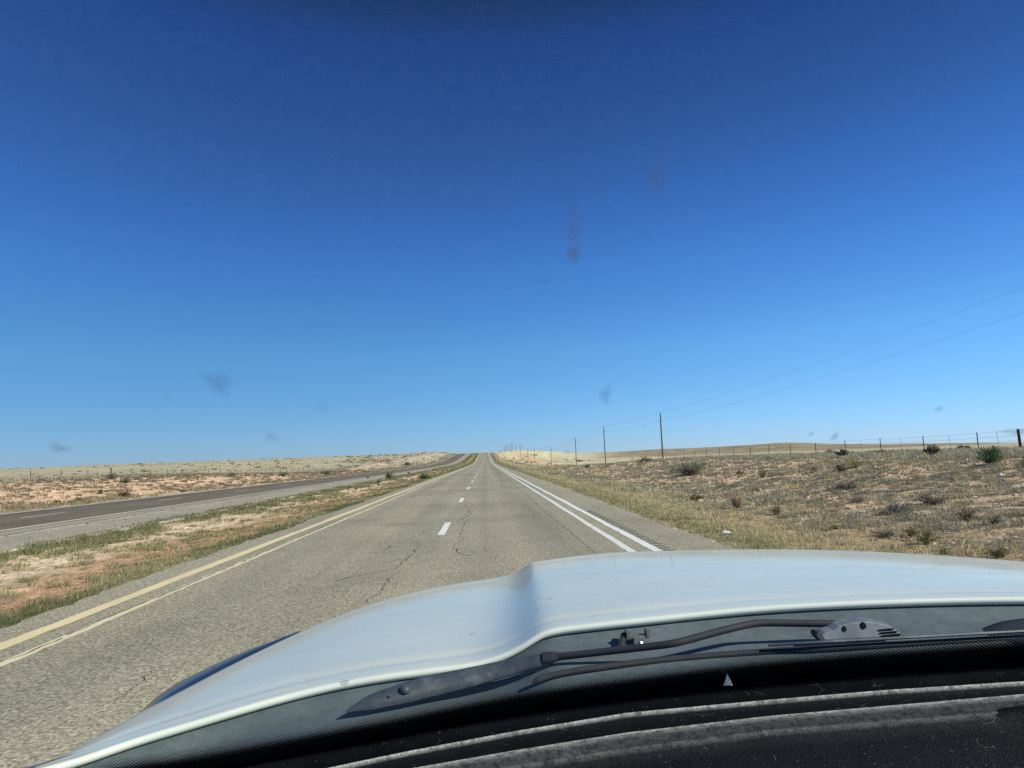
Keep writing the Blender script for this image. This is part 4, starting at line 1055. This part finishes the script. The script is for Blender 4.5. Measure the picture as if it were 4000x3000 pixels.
    for s in np.linspace(.08, 1, 9):
        y = (ry - .034) * (1 - s) + (by - .02) * s
        rows.append(np.stack([xs, y, (rz - .0205) * (1 - s) + (np.minimum(bz - .022, rz - .006)) * s], 1))
    t = NT('grey_cowl_plastic'); P = t.pos()
    c = t.ramp(t.noise(P, 14, 5, .65), [(.3, (.085, .115, .128)), (.55, (.112, .145, .158)), (.75, (.15, .178, .185))])
    c = t.mix(1.0, c, t.ramp(t.noise(P, 90, 3, .7), [(.25, .8), (.5, 1.0), (.8, 1.15)]), 'MULTIPLY')
    t.bsdf(c, .62, .3, t.bump(t.noise(P, 300, 2), .25, .001)); cowlm = t.m
    own(link('cowl', grid_mesh('cowl', np.stack(rows, 0), True, flip=True), cowlm, root))
    # dark mound added in place of a shadow at the passenger end of the cowl, and a lump at the driver's end
    rub = plain('faded_black_rubber', (.030, .034, .042), .7, .3, .25, 40)
    cc = np.array([(.47, .715, 1.442), (.50, .727, 1.449), (.53, .738, 1.4555), (.565, .748, 1.459), (.62, .75, 1.460), (.72, .742, 1.459), (.85, .70, 1.455)])
    C = spline(cc, 8); rw = []
    for s, dz in ((0, -.02), (.02, -.004), (.2, .0), (.5, .001), (.8, -.003), (1, -.02)):
        q = C.copy(); q[:, 1] += -(s) * .13 * np.clip((C[:, 0] - .46) / .06, .05, 1); q[:, 2] += dz - s * .012; rw.append(q)
    own(link('cowl_shadow_mound', grid_mesh('cowl_shadow_mound', np.stack(rw, 0), True, flip=True), rub, root))
    # --- wiper
    wp = NT('faded_wiper_plastic'); P = wp.pos()
    c = wp.ramp(wp.noise(P, 42, 5, .7), [(.3, (.035, .046, .062)), (.55, (.062, .078, .10)), (.78, (.15, .17, .195))])
    wp.bsdf(c, .5, .35, wp.bump(wp.noise(P, 240, 2), .2, .001)); wp = wp.m
    wip = empty('wiper', (0, 0, 0)); wip.parent = root; wip.location = -off
    arm = spline([(-0.1444, 0.7020, 1.4113), (-0.1216, 0.7106, 1.4155), (-0.0883, 0.7220, 1.4193), (-0.0599, 0.7315, 1.4222), (-0.0199, 0.7381, 1.4269), (0.0209, 0.7391, 1.4345), (0.0627, 0.7353, 1.4426)], 6)
    rad = np.interp(np.linspace(0, 6, len(arm)), range(7), [.001, .0085, .0118, .0124, .0112, .0092, .0070])
    m = MB(); m.tube(arm.tolist(), rad.tolist(), 12, .6, upv=(0, -.55, .83)); armo = m.build('wiper_arm', wp, wip, True)
    key = np.array([(0.0570, 0.7353, 1.4425), (0.1824, 0.7035, 1.4590), (0.2489, 0.7182, 1.4678), (0.2783, 0.7268, 1.4697), (0.3591, 0.7191, 1.4667)])
    rod = []
    for i in range(len(key)):
        if i in (0, len(key) - 1): rod.append(key[i]); continue
        p_, q_, n_ = key[i - 1], key[i], key[i + 1]; l = .012
        A_ = q_ + (p_ - q_) / np.linalg.norm(p_ - q_) * l; B_ = q_ + (n_ - q_) / np.linalg.norm(n_ - q_) * l
        rod += [A_ * (1 - t_) ** 2 + q_ * 2 * t_ * (1 - t_) + B_ * t_ * t_ for t_ in (0, .25, .5, .75, 1)]
    m = MB(); m.tube(rod, .0037, 10, 1.0); m.build('wiper_rod', rub, wip, True)
    m = MB(); m.tube([(0.0532, 0.7353, 1.4421), (0.0627, 0.7339, 1.4434), (0.0693, 0.7324, 1.4443)], [.0072, .0066, .0045], 12, .7, upv=(0, -.55, .83)); m.build('hinge_knuckle', rub, armo, True)
    m = MB(); m.ball((-0.0883, 0.7168, 1.4241), .0062, 12, 6, (1, 1, .8)); m.build('bolt_cap', wp, armo, True)
    m = MB(); m.tube([(-0.1074, 0.7201, 1.4222), (-0.1088, 0.7163, 1.4216), (-0.1074, 0.7125, 1.4206), (-0.1026, 0.7092, 1.4196)], .0011, 6); m.build('pivot_seam', rub, armo, True)
    blade = spline([(0.0380, 0.6925, 1.4372), (0.0541, 0.6963, 1.4410), (0.0883, 0.6992, 1.4448), (0.1748, 0.7058, 1.4486), (0.2774, 0.6992, 1.4534), (0.3259, 0.6906, 1.4562), (0.4189, 0.6887, 1.4571), (0.5500, 0.6897, 1.4571), (0.7030, 0.6944, 1.4553)], 6)
    m = MB(); m.tube((blade + np.array([0, .004, -.006])).tolist(), np.interp(np.linspace(0, 1, len(blade)), [0, .06, .5, 1], [.001, .0034, .0032, .0030]).tolist(), 8, .7, upv=(0, -.6, .8)); bl = m.build('wiper_blade', rub, wip, True)
    m = MB(); m.tube((blade[24:] + np.array([0, -.001, .0010])).tolist(), .0016, 6); m.build('spine', wp, bl, True)
    # adapter block with its two holes, ribs and end cap
    fy = .7016
    def pz(x, z): return (x, fy + (z - 1.4572) * .35, z)
    m = MB(); out = [(0.3368, 1.4553), (0.3349, 1.4600), (0.3391, 1.4624), (0.3477, 1.4638), (0.3548, 1.4674), (0.3629, 1.4695), (0.3762, 1.4706), (0.3876, 1.4705), (0.3971, 1.4686), (0.4066, 1.4655), (0.4147, 1.4609), (0.4175, 1.4583), (0.4172, 1.4554)]
    m.prism([pz(*q) for q in out], (0, .013, .002)); con = m.build('adapter', plain('faded_adapter_plastic', (.145, .17, .20), .55, .3, .35, 60), wip, bevel=.0012)
    hole = plain('hole_dark', (.008, .009, .010), .9, .1, .1)
    for x, z, rx in ((0.3596, 1.4653, .0021), (0.3800, 1.4674, .0027)):
        m = MB(); m.prism([pz(x + rx * math.cos(a), z + rx * 1.15 * math.sin(a)) for a in [k * math.pi / 8 for k in range(16)]], (0, -.0012, 0)); m.build('hole', hole, con)
    for k in range(3):
        z = 1.4573 + .0026 * k
        m = MB(); m.tube([(0.3957 - .0007 * k, fy + (z - 1.4572) * .35 - .001, z), (0.4159 - .0029 * k, fy + (z - 1.4572) * .35 - .001, z + .0006)], .0007, 6); m.build('rib', hole, con)
    m = MB(); m.prism([pz(0.3330, 1.4545), pz(0.3296, 1.4581), pz(0.3292, 1.4611), pz(0.3320, 1.4638), pz(0.3358, 1.4619), pz(0.3382, 1.4543)], (0, .013, 0)); m.build('end_cap', rub, con, bevel=.001)
    # --- bracket under the rim
    hm = plain('dull_bracket_metal', (.20, .205, .19), .5, .4, .25, 60, metal=.4)
    hb = MB()
    for dx, w in ((.1515, .0042), (.1735, .0042)):
        hb.box((dx, .800, 1.4490), (w, .012, .0085)); hb.box((dx, .796, 1.4535), (w * 1.3, .004, .003))
    hb.box((.1625, .800, 1.4465), (.018, .010, .003)); hb.box((.1630, .795, 1.4430), (.0125, .004, .0065))
    hg = own(hb.build('hood_bracket', hm, root, bevel=.0006)); hg.location = -off + Vector((-.002, -.030, .0045))
    hb = MB(); hb.tube([(.1625, .792, 1.4405), (.1628, .785, 1.4300)], [.0062, .0058], 12); hb.build('roller', chrome, hg, True)
    hb = MB(); hb.tube([(.148, .802, 1.449), (.142, .79, 1.44), (.133, .77, 1.430)], [.003, .004, .003], 6); hb.build('strut', rub, hg, True)
    # --- windshield: pane, baked-on black border with its dot fade, dried splashes
    rake = math.radians(38); up = np.array([0, -math.cos(rake), math.sin(rake)])
    ws = empty('windshield', (0, 0, 0)); ws.parent = root; ws.location = -off
    pn = NT('laminated_glass')
    tr = pn.n('ShaderNodeBsdfTransparent'); tr.inputs['Color'].default_value = (.965, .985, .96, 1)
    gs = pn.n('ShaderNodeBsdfGlossy'); gs.inputs['Roughness'].default_value = .02
    mx = pn.n('ShaderNodeMixShader'); mx.inputs[0].default_value = .015
    pn.l(tr.outputs[0], mx.inputs[1]); pn.l(gs.outputs[0], mx.inputs[2]); pn.l(mx.outputs[0], pn.out.inputs['Surface'])
    G = np.stack([B + up * w for w in (-.012, .1, .25, .4, .55, .7, .82)], 0)
    PANE_ON and link('pane', grid_mesh('pane', G, True), pn.m, ws)
    arc = np.r_[0, np.cumsum(np.linalg.norm(np.diff(B, axis=0), axis=1))]
    nrm = np.array([0, math.sin(rake), math.cos(rake)])
    W = np.array([-.010, 0, .006, .021, .030, .038, .046, .053]); Gf = np.stack([B + up * w - nrm * .0015 for w in W], 0)
    UV = np.stack(np.broadcast_arrays(arc[None, :], W[:, None]), -1)
    fr = NT('ceramic_border'); uv = fr.n('ShaderNodeUVMap', uv_map='UVMap').outputs['UV']
    sx = fr.n('ShaderNodeSeparateXYZ'); fr.l(uv, sx.inputs[0])
    rot = fr.n('ShaderNodeMapping'); fr.l(uv, rot.inputs['Vector']); rot.inputs['Rotation'].default_value = (0, 0, math.radians(45)); rot.inputs['Scale'].default_value = (430, 430, 1)
    fx = fr.n('ShaderNodeVectorMath', operation='FRACTION'); fr.l(rot.outputs[0], fx.inputs[0])
    ds = fr.n('ShaderNodeVectorMath', operation='DISTANCE'); fr.l(fx.outputs[0], ds.inputs[0]); ds.inputs[1].default_value = (.5, .5, 0)
    rad_ = fr.n('ShaderNodeMapRange'); fr.l(sx.outputs[1], rad_.inputs['Value'])
    for k, v in zip(('From Min', 'From Max', 'To Min', 'To Max'), (.021, .053, .76, .16)): rad_.inputs[k].default_value = v
    # dots stand in a flat plane: blank z before measuring
    zero = fr.n('ShaderNodeVectorMath', operation='MULTIPLY'); fr.l(fx.outputs[0], zero.inputs[0]); zero.inputs[1].default_value = (1, 1, 0); fr.l(zero.outputs[0], ds.inputs[0])
    solid = fr.math('MAXIMUM', fr.math('LESS_THAN', ds.outputs['Value'], rad_.outputs[0]), fr.math('LESS_THAN', sx.outputs[1], .021))
    b = fr.bsdf((.006, .007, .008), .5, .2); tr = fr.n('ShaderNodeBsdfTransparent'); mx = fr.n('ShaderNodeMixShader')
    fr.l(solid, mx.inputs[0]); fr.l(tr.outputs[0], mx.inputs[1]); fr.l(b.outputs[0], mx.inputs[2]); fr.l(mx.outputs[0], fr.out.inputs['Surface'])
    link('frit_band', grid_mesh('frit_band', Gf, True, uv=UV), fr.m, ws)
    seal = MB(); seal.tube((B + np.array([0, .004, -.006])).tolist(), .006, 8); seal.build('seal', rub, ws, True)
    sm = NT('dried_splash'); a = sm.n('ShaderNodeAttribute', attribute_name='Col'); sc = sm.n('ShaderNodeSeparateColor'); sm.l(a.outputs['Color'], sc.inputs[0])
    tint = sm.ramp(sc.outputs[1], [(0, (.15, .165, .20)), (1, (.34, .31, .27))])
    d = sm.n('ShaderNodeBsdfDiffuse'); sm.l(tint, d.inputs['Color']); tr = sm.n('ShaderNodeBsdfTransparent'); mx = sm.n('ShaderNodeMixShader')
    nz = sm.ramp(sm.noise(sm.pos(), 700, 3), [(.3, .55), (.7, 1.1)])
    sm.l(sm.math('MULTIPLY', sc.outputs[0], nz), mx.inputs[0]); sm.l(tr.outputs[0], mx.inputs[1]); sm.l(d.outputs[0], mx.inputs[2]); sm.l(mx.outputs[0], sm.out.inputs['Surface'])
    for x, y, z, a_, b_, k, br in SPLATS:
        c = np.array([x, y, z]) - nrm * .001; n = 22; V = [c]; Cc = [(k, br, 0)]
        for i, f in ((1, .25), (2, .5), (3, .75), (4, 1.0)):
            for j in range(n):
                th = 2 * math.pi * j / n; wv = 1 + .16 * math.sin(3 * th + x * 900) + .1 * math.sin(5 * th + y * 700)
                V.append(c + np.array([1, 0, 0]) * a_ * 1.75 * f * wv * math.cos(th) + up * b_ * 1.75 * f * wv * math.sin(th)); Cc.append((k * (1 - f) ** 1.4 * (1 + f), br, 0))
        F = []; S = []
        for j in range(n): F += [0, 1 + j, 1 + (j + 1) % n]; S.append(3)
        for i in range(3):
            for j in range(n): F += [1 + i * n + j, 1 + (i + 1) * n + j, 1 + (i + 1) * n + (j + 1) % n, 1 + i * n + (j + 1) % n]; S.append(4)
        link('dried_splash', mesh_arrays('dried_splash', np.array(V), F, S, True, np.array(Cc)), sm.m, ws)
    # pillars at the two ends of the glass
    for i in (0, -1):
        e = B[i]; m = MB(); m.tube([e + up * w for w in (-.05, .3, .7, 1.1)], .045, 8, .7); own(m.build('windshield_pillar', blk, root, True))
    # --- dashboard top
    xs = np.linspace(-.45, .95, 220)
    gy, gz = at(BASE, xs); y1, z1 = at(RIDGE1, xs); y2, z2 = at(RIDGE2, xs); y3, z3 = at(RIDGE3, xs)
    prof = [(gy + .012, gz - .012), (gy + .004, gz - .004), (gy - .001, gz - .0004), (gy * .5 + y1 * .5, gz * .5 + z1 * .5 - .0014), (y1 + .0022, z1 - .0020), (y1 + .0007, z1 - .0003), (y1, z1), (y1 - .0008, z1 - .0006), (y1 - .0018, z1 - .0035),
            (y1 * .5 + y2 * .5, z1 * .5 + z2 * .5 - .0048), (y2 + .0060, z2 - .0050), (y2 + .0025, z2 - .0012), (y2, z2), (y2 - .0035, z2 - .0004), (y2 * .5 + y3 * .5, z2 * .5 + z3 * .5 + .0012), (y3 + .002, z3 + .0006), (y3, z3), (y3 - .004, z3 - .0028),
            (y3 - .012, z3 - .0085), (y3 - .05, z3 - .022), (y3 - .12, z3 - .045), (y3 - .22, z3 - .10), (y3 - .26, z3 - .22), (y3 - .25, z3 - .5)]
    rows = [np.stack([xs, np.broadcast_to(a, xs.shape), np.broadcast_to(b, xs.shape)], 1) for a, b in prof]
    # pale glints and sheen painted along the crests of the moulded ridges
    ridge_glint = np.array([0, 0, 0, 0, .0, .10, .95, .75, .0, 0, .0, 0.25, 1.2, .45, .14, .10, .22, .02, 0, .01, 0, 0, 0, 0.])
    glint_col = np.repeat(ridge_glint[:, None, None], len(xs), 1) * np.ones(3)
    t = NT('black_dash_grain'); P = t.pos()
    g4 = t.noise(P, 150, 4, .7)
    at_ = t.n('ShaderNodeAttribute', attribute_name='Col'); dsp = t.n('ShaderNodeSeparateColor'); t.l(at_.outputs['Color'], dsp.inputs[0])
    gr = t.voro(P, 1300, 'F1', 'Distance'); g2 = t.noise(P, 620, 3); g3 = t.noise(t.mapv(P, (.35, 1, 1)), 900, 3, .7)
    lint = t.voro(P, 70, 'DISTANCE_TO_EDGE'); du = t.noise(P, 30, 5, .7)
    fib = t.math('MULTIPLY', t.math('LESS_THAN', lint, .010), t.math('GREATER_THAN', t.noise(P, 52, 2), .62))
    spk = t.math('MULTIPLY', t.math('LESS_THAN', t.voro(P, 240, 'F1', 'Distance'), .13), t.math('GREATER_THAN', t.noise(P, 75, 2), .56))
    c = t.ramp(du, [(.3, (.0045, .0060, .0085)), (.6, (.0075, .0092, .012)), (.8, (.014, .0155, .018))])
    c = t.mix(t.math('MULTIPLY', t.math('ADD', fib, spk, True), .16), c, (.5, .5, .48))
    glint_mask = t.math('MULTIPLY', t.math('MULTIPLY', dsp.outputs[0], t.ramp(g4, [(.3, .25), (.55, 1.0)])), t.ramp(g3, [(.25, .35), (.5, .8), (.65, 1.15)]))
    c = t.mix(glint_mask, c, (.62, .65, .62))
    t.bsdf(c, t.ramp(g2, [(.3, .34), (.7, .50)]), .07, t.bump(t.math('ADD', t.math('ADD', gr, g2), g4), .7, .0006)); dashm = t.m
    own(link('dashboard', grid_mesh('dashboard', np.stack(rows, 0), True, glint_col, flip=True), dashm, root))
    # defroster grille lump at the passenger side
    m = MB(); gp = spline([(.350, .520, 1.4490), (.366, .519, 1.4540), (.40, .513, 1.4575), (.46, .500, 1.4590), (.55, .470, 1.458)], 8)
    rw = []
    for s, dz in ((-.006, -.010), (-.003, -.0035), (0, -.0012), (.004, -.0008), (.009, -.0022), (.013, -.006), (.015, -.014)):
        q = gp.copy(); q[:, 1] -= s; q[:, 2] += dz - .0025; rw.append(q)
    own(link('vent_cover', grid_mesh('vent_cover', np.stack(rw, 0), True, flip=True), dashm, root))
    # paper corner poking out of the slot where dash meets glass: it only rests there
    pm = plain('cream_paper', (.92, .86, .62), .9, .1, .05, 80)
    n = 9; P = []
    for i in range(n):
        f = i / (n - 1); z = 1.4550 + .0100 * f; l = -.0040 * (1 - f) ** 1.7; r = .0042 * (1 - f ** 1.6)
        P.append([(.1962 + l * (1 - k) + (r - .0006) * k - .0004 * f, .5868 - .0012 * k, z) for k in (0, .33, .66, 1)])
    o = link('paper_scrap', grid_mesh('paper_scrap', np.array(P)), pm); s = o.modifiers.new('t', 'SOLIDIFY'); s.thickness = .0004
    tag(o, 'cream paper corner poking up from the slot between dashboard and windshield', 'paper')

PANE_ON = True
SPLATS = [(-0.0975, 0.2544, 1.6827, 0.0039, 0.0050, .30, .1), (-0.0643, 0.2744, 1.6741, 0.0023, 0.0034, .14, .1), (-0.0868, 0.2819, 1.6634, 0.0018, 0.0022, .26, .1), (-0.1580, 0.2611, 1.6612, 0.0030, 0.0021, .32, .2),
          (0.0339, 0.2365, 1.7225, 0.0018, 0.0026, .55, 1), (0.0335, 0.2315, 1.7275, 0.0022, 0.0068, .26, 1), (0.0601, 0.2162, 1.7422, 0.0024, 0.0058, .26, 1), (0.0238, 0.2448, 1.7155, 0.0013, 0.0015, .2, .3), (0.0540, 0.2980, 1.6774, 0.0020, 0.0044, .34, .1),
          (0.1775, 0.3405, 1.6558, 0.0016, 0.0027, .42, .1), (0.1636, 0.3371, 1.6575, 0.0013, 0.0016, .3, .1), (0.2260, 0.3297, 1.6673, 0.0019, 0.0017, .35, .2), (0.2790, 0.3463, 1.6550, 0.0080, 0.0022, .42, .1),
          (-0.0429, 0.3492, 1.6203, 0.0100, 0.0021, .26, .1), (0.0582, 0.3532, 1.6349, 0.0075, 0.0021, .34, .0), (-0.1154, 0.2541, 1.6780, 0.0015, 0.0015, .12, .1), (0.1176, 0.3578, 1.6384, 0.0080, 0.0019, .30, .0), (0.0328, 0.2230, 1.7335, 0.0014, 0.0050, .18, .8), (0.0393, 0.3274, 1.6528, 0.0015, 0.0015, .22, .1)]
# ---------------------------------------------------------------- build
build_world()
build_camera()
build_ground()
build_roads()
VEG = attr_mat('dry_plant', .9, .22)
build_grass(VEG)
build_stones(attr_mat('field_stone', .95, 0, 30, .2))
build_shrubs()
build_slabs()
build_poles()
build_fences()
build_van()
build_truck()
